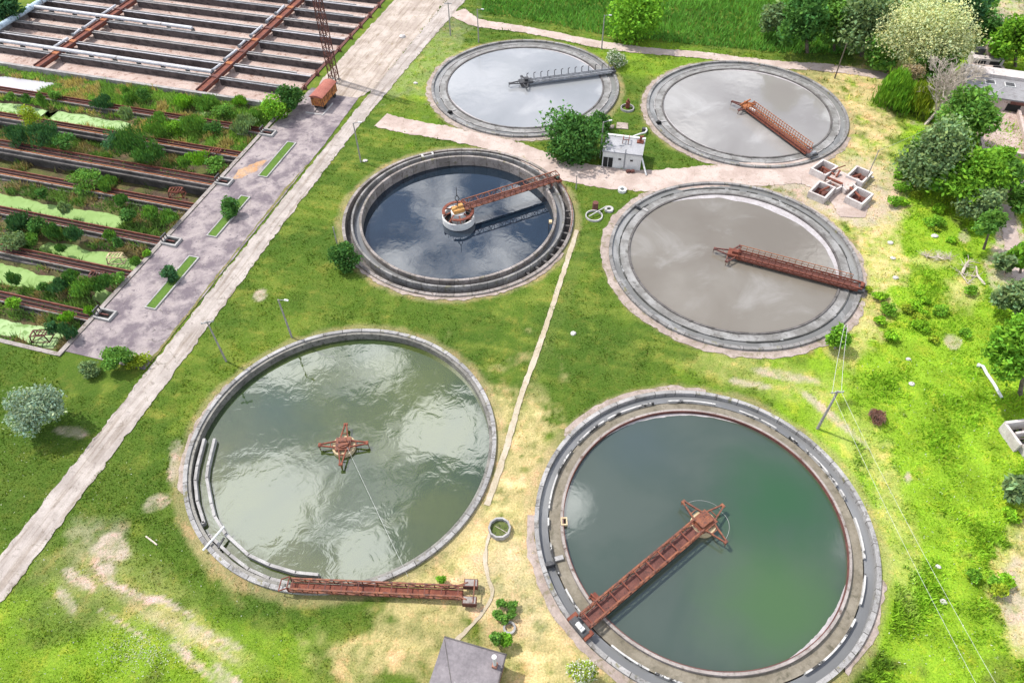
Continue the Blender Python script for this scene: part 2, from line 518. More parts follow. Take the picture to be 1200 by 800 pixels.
# ------------------------------------------------------------------ ground colours (what grows where)
GREEN, DARK, LIME, DRY, BARE, WEED = (.104, .163, .019), (.060, .112, .015), (.225, .365, .024), (.54, .42, .21), (.47, .375, .315), (.11, .155, .035)
PATCH = [  # cx, cy, rx, ry, rot(deg), colour, weight, softness
    (1130, 420, 190, 420, 12, LIME, .95, .35), (1100, 700, 130, 150, 0, LIME, .9, .4), (1090, 240, 50, 70, 0, LIME, .8, .5),
    (70, 740, 150, 110, 0, LIME, .55, .6), (250, 770, 140, 50, 0, LIME, .45, .6), (520, 95, 60, 50, -40, LIME, .45, .6),
    (790, 75, 110, 22, 8, LIME, .45, .5), (900, 440, 110, 35, 10, LIME, .4, .7),
    (60, 560, 130, 120, -40, DARK, .7, .5), (40, 430, 110, 50, 0, DARK, .6, .5), (430, 320, 130, 60, 0, DARK, .35, .8), (520, 375, 90, 30, 0, DARK, .5, .7),
    (200, 600, 40, 90, 15, DARK, .6, .6), (680, 440, 70, 70, 0, DARK, .6, .6), (290, 690, 90, 40, 10, DARK, .55, .7), (440, 720, 80, 50, 0, DARK, .45, .7), (700, 240, 40, 40, 0, DARK, .5, .6),
    (735, 150, 50, 50, 0, DARK, .4, .6), (550, 140, 90, 18, 12, DARK, .5, .6), (770, 190, 40, 25, 0, DARK, .6, .5),
    (610, 660, 75, 190, -4, DRY, .85, .4), (560, 640, 70, 90, 20, DRY, .8, .5), (500, 745, 60, 60, 10, DRY, .75, .5), (410, 770, 55, 30, 0, DRY, .7, .5), (640, 560, 30, 70, -10, DRY, .7, .5),
    (660, 760, 60, 70, 20, DRY, .85, .4), (620, 500, 20, 60, 10, DRY, .5, .6),
    (1010, 150, 45, 80, 5, DRY, .9, .4), (1025, 290, 30, 90, 0, DRY, .9, .4), (1000, 390, 25, 30, 20, DRY, .7, .5), (1000, 240, 60, 25, 0, DRY, .7, .5), (1060, 85, 30, 20, 0, DRY, .6, .5), (960, 90, 70, 14, 5, DRY, .6, .5),
    (890, 440, 90, 20, 12, DRY, .35, .7), (1195, 690, 35, 75, 0, DRY, .9, .3), (1195, 700, 22, 55, 0, BARE, .8, .4), (1050, 620, 22, 90, -12, DRY, .4, .7), (1010, 520, 30, 60, -35, DRY, .3, .7),
    (118, 640, 36, 32, 20, BARE, .38, .9), (105, 685, 46, 9, 5, BARE, .4, .7), (170, 715, 70, 7, 38, BARE, .55, .7), (230, 745, 60, 5, 32, BARE, .7, .6), (215, 735, 90, 18, 30, DRY, .42, .8), (130, 690, 90, 40, 20, DRY, .38, .9), (240, 785, 50, 6, 35, BARE, .7, .6),
    (90, 700, 90, 45, 0, WEED, .5, .7), (305, 345, 9, 6, -40, BARE, .8, .4), (205, 545, 7, 26, 5, BARE, .8, .4), (188, 588, 16, 9, -25, BARE, .6, .4), (85, 507, 22, 7, 10, BARE, .7, .4),
    (1170, 320, 14, 30, -8, BARE, .7, .5), (1185, 290, 16, 70, -8, BARE, .9, .35), (1118, 400, 10, 8, 0, BARE, .7, .4), (1064, 560, 5, 10, 0, BARE, .8, .4), (1130, 275, 7, 8, 0, BARE, .7, .4), (1130, 340, 22, 20, 0, DRY, .6, .6), (1095, 305, 30, 10, 0, DRY, .55, .6), (1175, 460, 20, 40, -15, LIME, .5, .5),
    (1165, 20, 60, 30, 0, BARE, .7, .4), (1120, 135, 40, 30, 0, BARE, .55, .5), (505, 60, 60, 40, -50, BARE, .2, .5),
    (920, 440, 40, 5, 10, BARE, .7, .5), (880, 450, 22, 4, 10, BARE, .7, .5), (975, 488, 45, 4, 40, BARE, .75, .5), (600, 690, 60, 60, 0, BARE, .25, .6), (470, 680, 60, 10, 5, DRY, .7, .5), (250, 660, 12, 60, -35, DRY, .5, .5),
    (150, 692, 42, 4, 22, BARE, .95, .3), (200, 708, 24, 4, 28, BARE, .95, .3), (150, 735, 30, 3, 32, BARE, .9, .3), (215, 762, 22, 5, 32, BARE, .95, .3), (265, 790, 30, 6, 38, BARE, .95, .3), (120, 660, 10, 30, -25, BARE, .95, .3), (135, 640, 24, 12, 35, BARE, .95, .3), (95, 680, 20, 8, 30, BARE, .9, .3), (250, 745, 40, 4, 25, BARE, .7, .4), (75, 700, 6, 18, -35, BARE, .8, .4),
    (640, 400, 10, 140, 22, WEED, .4, .6), (1000, 240, 50, 22, 10, BARE, .75, .5), (945, 215, 40, 26, 0, BARE, .8, .5), (1010, 215, 60, 30, 0, BARE, .5, .6), (535, 595, 14, 40, 20, BARE, .2, .5),
]


def ground_rgb(x, y):
    px, py = proj(x, y, 0.0)
    n1 = fbm(x, y, 11.0, 5, 1); n2 = fbm(x, y, 2.3, 4, 9); n3 = fbm(x, y, 5.0, 4, 21)
    # mowing streaks across the lawns
    u, v = touv(x, y)
    st = fbm(u * .22 + 4 * n1, v * 1.6, 1.3, 3, 33)
    col = np.empty(x.shape + (3,))
    g, d, wv = np.array(GREEN), np.array(DARK), np.array((.165, .205, .035))
    k = np.clip((n1 - .38) / .3, 0, 1)[..., None]
    col[:] = d + (g - d) * k
    k = np.clip((.45 * n2 + .55 * st - .47) / .2, 0, 1)[..., None] * .75
    col = col + (wv - col) * k
    for cx, cy, rx, ry, rot, c, wt, soft in PATCH:
        a = math.radians(rot); dx_, dy_ = px - cx, py - cy
        ex = (dx_ * math.cos(a) + dy_ * math.sin(a)) / rx; ey = (-dx_ * math.sin(a) + dy_ * math.cos(a)) / ry
        d2 = np.sqrt(ex * ex + ey * ey)
        small = min(rx, ry) < 25
        d2 = d2 + (n2 - .5) * (1.5 if not small else 1.1) + (n3 - .5) * (1.0 if not small else .5)
        kk = np.clip((1 + soft * .5 - d2) / soft, 0, 1)
        kk = (kk * kk * (3 - 2 * kk) * wt)[..., None]
        cc = np.array(c)
        if c is DRY:
            cc = cc * (.75 + .6 * st[..., None]) * np.array((1, 1, 1))
            kk = kk * np.clip(.15 + 2.6 * (.55 * n2[..., None] + .45 * fbm(x, y, .8, 3, 78)[..., None] - .30), 0, 1)
        if c is LIME:
            cc = cc * (.62 + .75 * n2[..., None])
        if c is BARE:
            kk = kk * np.clip(.25 + 1.9 * (fbm(x, y, .9, 3, 77)[..., None] - .2), 0, 1)
        col = col + (cc - col) * kk
    # trodden, dry rim of ground round every tank
    for c in T.values():
        r = np.hypot(x - c.x, y - c.y)
        kk = np.clip(1 - (r - R_OUT - .15 - 1.3 * n2) / .7, 0, 1)[..., None] * .5
        col = col + (np.array((.36, .28, .16)) - col) * kk
    return np.clip(col, .005, .8)


def in_tank(x, y, r):
    k = np.zeros(np.shape(x), bool)
    for c in T.values(): k |= np.hypot(x - c.x, y - c.y) < r
    return k


U_RIGHT, V_FRONT, V_MID = -80.0, 45.2, 113.0      # right wall of the basins; near edge; wall between basins and beds


def in_basin(x, y, m=0.0):
    u, v = touv(x, y)
    return (u < U_RIGHT - .2 + m) & (v > V_FRONT + .2 - m) & (v < 176.8 + m) & (u > -163 - m)


# ground sheet: fine where the site is, coarse to the horizon
fx = np.arange(-128, 128.01, .42); fy = np.arange(14, 196, .42)
ox = np.array([-4000, -2000, -1000, -600, -400, -300, -240, -200, -170, -150, -138])
oy0 = np.array([-1500, -500, -200, -80, -30, -5]); oy1 = np.array([200, 206, 215, 230, 255, 300, 380, 500, 800, 1500, 3000, 5000])
gx = np.concatenate([ox, fx, -ox[::-1]]); gy = np.concatenate([oy0, fy, oy1])
XX, YY = np.meshgrid(gx, gy)
ZZ = (fbm(XX, YY, 3.0, 3, 50) - .5) * .14
nearp = np.zeros(XX.shape)
ZZ = np.where(in_tank(XX, YY, R_OUT + 2.0), 0.0, ZZ)
_u, _v = touv(XX, YY)
ZZ = np.where((_u < -58) & (_u > -82), -0.0, ZZ) * (np.abs(XX) < 200) * (YY < 300)
COL = ground_rgb(XX, YY)
nx_, ny_ = len(gx), len(gy)
idx = np.arange(nx_ * ny_).reshape(ny_, nx_)
qd = np.stack([idx[:-1, :-1], idx[:-1, 1:], idx[1:, 1:], idx[1:, :-1]], -1)
cxm = (XX[:-1, :-1] + XX[1:, 1:]) / 2; cym = (YY[:-1, :-1] + YY[1:, 1:]) / 2
small = (np.abs(cxm) < 128.1) & (cym > 13.9) & (cym < 196)
cut = in_tank(cxm, cym, R_OUT - .24) & small
u_, v_ = touv(cxm, cym)
cut |= (u_ < U_RIGHT - .25) & (v_ > V_FRONT + .25) & (v_ < 176.5) & (u_ > -163)
qd = qd[~cut].reshape(-1, 4)


def ground_material():
    m, t, b = new_mat('ground_cover')
    at = t.nodes.new('ShaderNodeVertexColor'); at.layer_name = 'col'
    v = coords(t, 'Object')
    f1 = noise(t, v, 1.1, 6, .7); f2 = noise(t, v, 4.5, 5, .75)
    vs = t.nodes.new('ShaderNodeMapping'); vs.inputs['Rotation'].default_value = (0, 0, R(40)); vs.inputs['Scale'].default_value = (1.2, 5.5, 1)
    t.links.new(v, vs.inputs['Vector'])
    f3 = noise(t, vs.outputs[0], 1.3, 5, .7)
    col = mixc(t, ramp(t, f2, .28, .72), mixc(t, 1.0, at.outputs['Color'], (.50, .56, .50), 'MULTIPLY'), at.outputs['Color'])
    col = mixc(t, ramp(t, noise(t, v, .35, 5, .7, .5), .50, .66), col, mixc(t, 1.0, col, (1.45, 1.12, 1.3), 'MULTIPLY'))
    col = mixc(t, ramp(t, f1, .55, .75), col, mixc(t, 1.0, col, (1.5, 1.25, 1.25), 'MULTIPLY'))
    col = mixc(t, ramp(t, f3, .56, .72), col, mixc(t, .35, col, (.34, .30, .13)))
    t.links.new(col, b.inputs['Base Color'])
    b.inputs['Roughness'].default_value = 1.0; b.inputs['Specular IOR Level'].default_value = .1
    bump(t, b, f2, .7, .2)
    return m


def grid_mesh(name, verts, faces, cols, mat):
    me = bpy.data.meshes.new(name)
    nv = len(verts)
    me.vertices.add(nv); me.vertices.foreach_set('co', verts.astype(np.float32).ravel())
    nf = len(faces)
    me.loops.add(nf * 4); me.loops.foreach_set('vertex_index', faces.astype(np.int32).ravel())
    me.polygons.add(nf); me.polygons.foreach_set('loop_start', np.arange(0, nf * 4, 4, dtype=np.int32))
    try: me.polygons.foreach_set('loop_total', np.full(nf, 4, np.int32))
    except Exception: pass
    at = me.color_attributes.new('col', 'FLOAT_COLOR', 'POINT')
    c = np.ones((nv, 4), np.float32); c[:, :3] = cols
    at.data.foreach_set('color', c.ravel())
    me.materials.append(mat)
    me.update(calc_edges=True)
    o = bpy.data.objects.new(name, me); C.objects.link(o)
    return o


gv = np.stack([XX, YY, ZZ], -1).reshape(-1, 3)
tag(grid_mesh('ground', gv, qd, COL.reshape(-1, 3), ground_material()), kind='structure')


# ------------------------------------------------------------------ roads, tracks, yards
def road_mat(name, c1, c2, stain, weed, crack=.35, s=.25, streak=False):
    m, t, b = new_mat(name)
    v = coords(t, 'Object')
    big = noise(t, v, s, 6, .65, .3); mid = noise(t, v, 1.1, 6, .7, .4); fine = noise(t, v, 7.0, 4, .7)
    col = mixc(t, ramp(t, big, .38, .62), c1, c2)
    col = mixc(t, ramp(t, mid, .55, .70), col, stain)
    col = mixc(t, ramp(t, noise(t, v, .7, 7, .75, .8), .63, .70), col, weed)
    if streak:
        mp0 = t.nodes.new('ShaderNodeMapping'); mp0.inputs['Rotation'].default_value = (0, 0, R(16.5))
        mp = t.nodes.new('ShaderNodeMapping'); mp.inputs['Scale'].default_value = (1.5, .10, 1)
        t.links.new(v, mp0.inputs['Vector']); t.links.new(mp0.outputs[0], mp.inputs['Vector'])
        stk = noise(t, mp.outputs[0], 1.0, 5, .65, .3)
        col = mixc(t, ramp(t, stk, .46, .66), col, mixc(t, 1.0, col, (.72, .68, .63), 'MULTIPLY'))
    vo = t.nodes.new('ShaderNodeTexVoronoi'); vo.feature = 'DISTANCE_TO_EDGE'; vo.inputs['Scale'].default_value = crack
    wv = mixc(t, .35, v, noise_col(t, v))
    t.links.new(wv, vo.inputs['Vector'])
    cr_ = ramp(t, vo.outputs['Distance'], .0, .012)
    col = mixc(t, cr_, mixc(t, ramp(t, mid, .42, .6), col, mixc(t, 1.0, col, (.62, .62, .55), 'MULTIPLY')), col)
    col = mixc(t, ramp(t, fine, .3, .7), mixc(t, 1.0, col, (.80, .80, .80), 'MULTIPLY'), col)
    t.links.new(col, b.inputs['Base Color']); b.inputs['Roughness'].default_value = .95
    b.inputs['Specular IOR Level'].default_value = .2
    bump(t, b, fine, .3, .04)
    return m


def noise_col(t, v):
    n = t.nodes.new('ShaderNodeTexNoise'); n.inputs['Scale'].default_value = .8; n.inputs['Detail'].default_value = 3
    t.links.new(v, n.inputs['Vector'])
    return n.outputs['Color']


M['road'] = road_mat('road_concrete', (.285, .25, .23), (.375, .335, .31), (.20, .17, .15), (.17, .155, .085), .5, .25, True)
M['asphalt'] = road_mat('yard_asphalt', (.135, .112, .126), (.29, .25, .248), (.095, .08, .094), (.30, .25, .20), .5, .30)
M['dust'] = road_mat('yard_dust', (.30, .25, .215), (.40, .345, .305), (.26, .21, .14), (.15, .17, .045), .5, .25, True)
M['track'] = road_mat('track_dirt', (.33, .26, .228), (.42, .345, .31), (.27, .205, .165), (.21, .20, .09), .5)
M['sand'] = road_mat('path_sand', (.33, .28, .20), (.41, .355, .28), (.27, .22, .14), (.17, .18, .06), .4)


def strip(name, pts, widths, z, mat, jit=.25, step=.45, seed=0):
    """a ragged-edged sheet along a line of site points"""
    P_ = [Vector((p[0], p[1], 0)) for p in pts]
    if isinstance(widths, (int, float)): widths = [widths] * len(P_)
    line = []
    for i in range(len(P_) - 1):
        L = (P_[i + 1] - P_[i]).length; n = max(1, int(L / step))
        p0 = P_[max(i - 1, 0)]; p3 = P_[min(i + 2, len(P_) - 1)]
        for k in range(n):
            f = k / n
            a = P_[i]; b = P_[i + 1]
            c = .5 * ((2 * a) + (b - p0) * f + (2 * p0 - 5 * a + 4 * b - p3) * f * f + (3 * a - p0 - 3 * b + p3) * f ** 3)
            line.append((c, widths[i] * (1 - f) + widths[i + 1] * f))
    line.append((P_[-1], widths[-1]))
    mb = MB()
    vs = []
    for i, (c, wd) in enumerate(line):
        d = (line[min(i + 1, len(line) - 1)][0] - line[max(i - 1, 0)][0]).normalized()
        nrm = Vector((-d.y, d.x, 0))
        jl = (float(fbm(np.array([i * .5]), np.array([3.0 + seed]), 1.1, 4, 3)[0]) - .5 + .45 * (float(vnoise(np.array([i * 1.37]), np.array([seed + .5]), 31)[0]) - .5)) * 2 * jit
        jr = (float(fbm(np.array([i * .5]), np.array([13.0 + seed]), 1.1, 4, 4)[0]) - .5 + .45 * (float(vnoise(np.array([i * 1.37]), np.array([seed + 9.5]), 31)[0]) - .5)) * 2 * jit
        a = c + nrm * (wd / 2 + jl); b = c - nrm * (wd / 2 + jr)
        vs += [(a.x, a.y, z), (c.x, c.y, z), (b.x, b.y, z)]
    fs = []
    for i in range(len(line) - 1):
        for k in (0, 1):
            fs.append((i * 3 + k, i * 3 + k + 1, (i + 1) * 3 + k + 1, (i + 1) * 3 + k))
    mb.add(vs, fs)
    o = mb.build(name, mat)
    ROADS.append(([(c.x, c.y) for c, _ in line[::2]], [wd for _, wd in line[::2]]))
    return tag(o, kind='structure')


ROADS = []
px = lambda *a: [G(x, y) for x, y in a]
strip('road', [UV(-64.3, -25), UV(-64.3, 20), UV(-64.4, 48), UV(-64.7, 76), UV(-64.5, 110), UV(-63.6, 145), UV(-62.8, 170), UV(-62.6, 196)],
      [4.2, 4.0, 3.8, 3.4, 3.1, 3.7, 4.4, 4.8], .098, M['road'], .34)
strip('track', px((446, 141), (480, 149), (530, 158), (600, 174), (650, 195), (700, 207), (760, 212), (830, 207), (880, 205), (940, 200), (985, 222), (1000, 255)),
      [5, 4.8, 4.4, 4.4, 6.0, 6.4, 6.2, 6.2, 7.0, 8.5, 8.0, 4], .090, M['track'], .5, seed=3)
strip('dirt_road', px((535, 14), (560, 27), (620, 36), (700, 52), (760, 60), (830, 66), (900, 75), (970, 80), (1040, 90)),
      [5, 3.6, 3.0, 3.2, 3.0, 2.8, 3.2, 3.4, 3], .094, M['track'], .4, seed=8)
strip('footpath', px((676, 270), (668, 295), (652, 345), (634, 400), (612, 460), (596, 515), (582, 560), (570, 592)), .75, .090, M['sand'], .15, seed=5)
strip('footpath', px((577, 615), (569, 650), (573, 680), (577, 698), (562, 722), (540, 745), (528, 756)), .42, .092, M['sand'], .2, seed=15)
strip('footpath', px((1178, 240), (1183, 270), (1190, 305), (1200, 345)), 2.4, .090, M['track'], .4, seed=25)
strip('yard', [UV(-73.3, 45.8), UV(-73.3, 80), UV(-73.2, 104), UV(-73.0, 121)], [13.0, 13.0, 12.8, 11.0], .086, M['asphalt'], .12, seed=30)
strip('yard', [UV(-71.6, 119.5), UV(-71.8, 125), UV(-71.6, 150), UV(-71.4, 178)], [8.0, 12.2, 12.4, 12.4], .089, M['dust'], .4, seed=33)
strip('stain', px((272, 211), (285, 203), (300, 196), (312, 188)), [.5, 2.4, 2.2, .5], .091, surf('orange_sand_stain', (.36, .20, .10), (.40, .27, .17), (.27, .20, .17), .4, 1.0, (.5, .62)), .6, seed=50)
strip('verge', [UV(-66.9, 47.2), UV(-67.0, 60), UV(-67.2, 75), UV(-67.2, 88), UV(-67.0, 96)], [.55, .3, .25, .45, .2], .102, surf('verge_weeds', (.16, .13, .05), (.10, .12, .03), (.25, .2, .1), .8, 2), .22, seed=40)


def near_road(x, y, m=0.0):
    k = np.zeros(np.shape(x), bool)
    for pts, ws in ROADS:
        pts = np.array(pts)
        for i in range(0, len(pts)):
            k |= np.hypot(x - pts[i, 0], y - pts[i, 1]) < ws[min(i, len(ws) - 1)] / 2 + m
    u, v = touv(x, y)
    k |= (u > -80 - m) & (u < -66.6 + m) & (v > 45.8 - m) & (v < 178)
    return k


# ------------------------------------------------------------------ water
def water_mat(name, c1, c2, rough=.04, ior=1.5, bs=.0, bscale=1.0, film=None, fth=(.5, .6), s=.08, fscale=.12, frough=.5, algae_sky=()):
    m, t, b = new_mat(name)
    v = coords(t, 'Object')
    col = mixc(t, ramp(t, noise(t, v, s, 4, .5, .6), .38, .62), c1, c2)
    for (ax, ay, ar, ac) in algae_sky:
        dn = t.nodes.new('ShaderNodeVectorMath'); dn.operation = 'DISTANCE'; dn.inputs[1].default_value = (ax, ay, 0)
        t.links.new(v, dn.inputs[0])
        ns = t.nodes.new('ShaderNodeMath'); ns.operation = 'MULTIPLY_ADD'; ns.inputs[1].default_value = 7.0
        t.links.new(noise(t, v, .16, 4, .6, .5), ns.inputs[0]); t.links.new(dn.outputs['Value'], ns.inputs[2])
        col = mixc(t, ramp(t, ns.outputs[0], ar + 9.0, ar - 3.0), col, ac)
    if film:
        f = ramp(t, noise(t, v, fscale, 6, .6, .8), *fth)
        col = mixc(t, f, col, film)
        mr = t.nodes.new('ShaderNodeMapRange'); mr.inputs['To Min'].default_value = rough; mr.inputs['To Max'].default_value = frough
        t.links.new(f, mr.inputs['Value']); t.links.new(mr.outputs[0], b.inputs['Roughness'])
    else:
        b.inputs['Roughness'].default_value = rough
    t.links.new(col, b.inputs['Base Color'])
    b.inputs['IOR'].default_value = ior
    if bs > 0:
        n1 = noise(t, v, bscale, 3, .55, .6); n2 = noise(t, v, bscale * .28, 2, .5, .3)
        ad = t.nodes.new('ShaderNodeMath'); ad.operation = 'ADD'; t.links.new(n1, ad.inputs[0])
        sc = t.nodes.new('ShaderNodeMath'); sc.operation = 'MULTIPLY'; sc.inputs[1].default_value = 2.2
        t.links.new(n2, sc.inputs[0]); t.links.new(sc.outputs[0], ad.inputs[1])
        bump(t, b, ad.outputs[0], bs, .12)
    return m


M['wA'] = water_mat('water_green_rippled', (.042, .058, .013), (.024, .042, .013), .03, 2.0, .16, .5, algae_sky=((9, 10, 4, (.062, .078, .013)), (-10, 6, 3, (.018, .042, .026))))  # algae tint; the dark bluish left spot is sky reflection put into the colour
M['wB'] = water_mat('water_deep_green', (.040, .056, .042), (.052, .066, .052), .05, 1.85, .05, .5, algae_sky=((-6, 12, 4, (.044, .060, .056)), (7, -9, 7, (.044, .085, .030)), (10, 3, 6, (.022, .062, .022))))  # green spots are algae; the grey upper-left one is painted sky reflection
M['wC'] = water_mat('water_dark_blue', (.006, .012, .020), (.009, .017, .028), .02, 1.85, .05, .6)
M['wD'] = water_mat('water_silty', (.128, .112, .092), (.152, .137, .116), .08, 1.6, .09, .9, film=(.20, .188, .172), fth=(.50, .72), s=.05, fscale=.09, frough=.25)
M['wE'] = water_mat('water_pale_silt', (.175, .164, .155), (.21, .20, .19), .08, 1.6, .09, .9, film=(.27, .262, .255), fth=(.50, .72), s=.05, fscale=.09, frough=.25)
M['wF'] = water_mat('water_pale_grey', (.19, .197, .205), (.225, .23, .24), .08, 1.6, .09, .9, film=(.265, .268, .275), fth=(.50, .72), s=.05, fscale=.09, frough=.25)
M['wch'] = water_mat('water_channel', (.12, .122, .125), (.15, .152, .155), .08, 1.5, .05, 1.2)
M['wchp'] = water_mat('water_pale_channel', (.125, .124, .12), (.15, .149, .143), .12, 1.45, .03, 1.0, film=(.19, .19, .19))


def water(c, r, z, mat, r0=0.0, label=None):
    o = MB().disc(r, z, 128, (0, 0), r0).build('water', mat)
    o.location = (c.x, c.y, 0)
    tag(o, kind='structure')
    return o


# ------------------------------------------------------------------ clarifier tanks
def ang_of(k, x, y, z=RIM):
    p = G(x, y, z) - T[k]
    return math.atan2(p.y, p.x)


def rad_of(k, x, y, z=RIM):
    p = G(x, y, z) - T[k]
    return math.hypot(p.x, p.y)


def tank_root(k, label):
    return thing('settling_tank', label, 'settling tank', T[k], 0, 'round settling tanks of the works')


def outer_wall(root, mat, top=RIM, r0=18.95):
    return MB().ring(r0, R_OUT, -2.6, top, n=160).build('outer_wall', mat, root)


def three_ring_tank(k, label, coping, weir_mat, rim_mat, ledge_mat, ztop, zch, zled, zin, inner_mat, ch_mat, rim_edge=None, gap_seed=0, gapf=.0):
    root = tank_root(k, label)
    outer_wall(root, coping)
    MB().disc(19.0, -2.4, 96).build('tank_floor', M['wet_shade_concrete'], root)
    rr = random.Random(gap_seed)
    gapset = set()
    n = 180
    i = 0
    while i < n:
        if rr.random() < gapf * .25:
            L = rr.randint(1, 5)
            gapset |= set(range(i, i + L)); i += L
        i += 1
    MB().ring(17.72, 17.90, -2.4, ztop, n=n, wob=.05, gaps=(lambda q: q in gapset) if gapset else None).build('weir_wall', weir_mat, root)
    MB().ring(16.42, 17.72, -2.4, zled, n=120).build('sediment_ledge', ledge_mat, root)
    iw = MB().ring(16.10, 16.42, -2.4, ztop + .03, n=150, wob=.03).build('inner_wall', rim_mat, root)
    if rim_edge:
        MB().ring(16.02, 16.10, -.6, ztop + .07, n=150).build('weir_plate', rim_edge, iw)
    water(T[k], 16.08, zin, inner_mat)
    water(T[k], 18.98, zch, ch_mat, 17.85)
    return root


tB = three_ring_tank('B', 'round tank of deep green water nearest the bottom right, its orange bridge intact', M['rim_pale'], M['weir'], M['stained_concrete'], M['sediment'],
                     RIM - .10, -.18, -.12, -.05, M['wB'], M['wch'], M['dark_rust'], 4, .5)
tD = three_ring_tank('D', 'round tank of brownish silty water with white scum along its right edge', M['rim'], M['dark_weir'], M['dark_concrete'], M['pale_sediment'],
                     RIM - .16, .08, .16, .14, M['wD'], M['wchp'], None, 6, .55)
tE = three_ring_tank('E', 'round tank of pale silty water at upper right beside the dirt track, rusty orange bridge', M['rim'], M['concrete'], M['dark_concrete'], M['pale_sediment'],
                     RIM - .20, .08, .14, .12, M['wE'], M['wchp'], None, 8, .3)
tF = three_ring_tank('F', 'round tank of pale grey water with a dark railed bridge, farthest from the camera', M['rim'], M['concrete'], M['dark_concrete'], M['pale_sediment'],
                     RIM - .20, .08, .14, .12, M['wF'], M['wchp'], None, 9, .3)

# pale concrete aprons on the ground round the tanks
def apron(k, a0, a1, r1=20.9):
    n = 24; rm = (R_OUT + r1) / 2
    strip('apron', [T[k] + Vector((rm * math.cos(R(a0 + (a1 - a0) * i / n)), rm * math.sin(R(a0 + (a1 - a0) * i / n)), 0)) for i in range(n + 1)],
          [(r1 - R_OUT) * (.35 if i in (0, n) else 1.0) + .3 for i in range(n + 1)], .082 + .002 * len(ROADS) / 10, M['apron'], .45, seed=a0)


apron('D', 120, 330, 20.6); apron('D', 332, 428, 20.1)
apron('E', 110, 330, 20.3); apron('F', 140, 300, 20.4); apron('B', 78, 140, 20.2); apron('B', 175, 262, 20.25); apron('B', 305, 340, 19.9); apron('C', 200, 330, 19.9); apron('A', 150, 200, 20.0)
for k, root, x, y, mt in (('B', tB, 643, 661, 'dark_steel'), ('D', tD, 748, 243, 'dark_steel'), ('E', tE, 768, 144, 'black'), ('F', tF, 528, 131, 'black')):
    a = ang_of(k, x, y)
    rr_ = rad_of(k, x, y)
    MB().box((18.45 * math.cos(a), 18.45 * math.sin(a), .15), (1.05, .35, .9), a).box((18.45 * math.cos(a), 18.45 * math.sin(a), .65), (.5, .5, .12), a).build('sluice_gate', M[mt], root)
    MB().box((17.3 * math.cos(a - .03), 17.3 * math.sin(a - .03), .12), (1.2, .5, .3), a).build('gate_sill', M['coping'], root)
# white scum drifted against the right of tank D
def scum(k, a0, a1, wmax, z, seed):
    vs = []; n = 70
    for i in range(n + 1):
        f = i / n; a = R(a0 + (a1 - a0) * f)
        wd = wmax * math.sin(math.pi * f) ** .7 * (.45 + .9 * float(fbm(np.array([f * 9.]), np.array([seed + .5]), 1.0, 4, seed)[0]))
        for r in (16.08, 16.08 - wd): vs.append((r * math.cos(a), r * math.sin(a), z))
    o = MB().add(vs, [(2 * i, 2 * i + 1, 2 * i + 3, 2 * i + 2) for i in range(n)]).build('scum', surf('scum_' + k + str(seed), (.33, .305, .31), (.40, .375, .385), (.26, .235, .225), .8, 2.2, (.5, .7), rough=.6))
    o.location = T[k]
    return tag(o, 'pale scum drifted along the tank edge', kind='stuff')


scum('D', -22, 118, 1.5, .148, 1)
scum('E', 20, 95, .55, .128, 3)
scum('E', 170, 260, .4, .128, 4)
scum('F', 15, 80, .5, .128, 5)
scum('F', 190, 250, .45, .128, 6)
scum('B', 60, 130, .5, -.044, 7)
scum('B', -70, -25, .45, -.044, 8)

# tank C: drained lower, deep inner wall
tC = tank_root('C', 'round tank of low dark blue water with a white drum at its centre')
outer_wall(tC, M['rim_brown'], RIM - .1)
MB().disc(19.0, -2.4, 96).build('tank_floor', M['wet_shade_concrete'], tC)
for (r0, r1, nm) in ((17.60, 17.92, 'middle_wall'), (16.15, 16.55, 'inner_wall')):
    MB().ring(r0, r1, -3.0, RIM + .28, n=160).build(nm, M['rim_brown'] if nm == 'inner_wall' else M['rim'], tC)
MB().ring(16.55, 17.60, -2.4, -.35, n=120).build('channel_floor', M['dark_concrete'], tC)
MB().ring(17.92, 18.95, -2.4, -1.0, n=120).build('trench_floor', M['dark_concrete'], tC)
water(T['C'], 16.2, -1.15, M['wC'])
water(T['C'], 17.62, -.22, M['wch'], 16.5)
# bridging beams over the dry trench on the right and at the left
for aa in list(range(-52, 8, 6)):
    a = R(aa)
    MB().beam((17.85 * math.cos(a), 17.85 * math.sin(a), .02), (19.0 * math.cos(a), 19.0 * math.sin(a), .02), .35, .3).build('strut', M['dark_concrete'], tC)
for aa in (107, 113):
    a = R(aa)
    MB().beam((17.85 * math.cos(a), 17.85 * math.sin(a), .33), (19.0 * math.cos(a), 19.0 * math.sin(a), .33), .28, .3).build('strut', M['white_paint'], tC)

# tank A: open, with two runs of trough wall on its left
tA = tank_root('A', 'round tank of rippled green water with no bridge across, its bridge lying outside')
outer_wall(tA, M['rim_pale'])
MB().ring(18.55, 18.95, -2.6, RIM - .22, n=160).build('inner_step', M['wet_shade_concrete'], tA)  # step toned dark to carry the shade inside the wall
MB().disc(19.0, -2.4, 96).build('tank_floor', M['wet_shade_concrete'], tA)
water(T['A'], 18.7, -.85, M['wA'])
zt = -0.15


def seg_wall(pts, name, wd=.34):
    mb = MB()
    for p, q in zip(pts[:-1], pts[1:]):
        d = (q - p).normalized() * .1
        mb.beam((p.x - T['A'].x, p.y - T['A'].y, zt - 1.2), (q.x - T['A'].x + d.x, q.y - T['A'].y + d.y, zt - 1.2), wd, 2.4)
    return mb.build(name, M['coping'], tA)


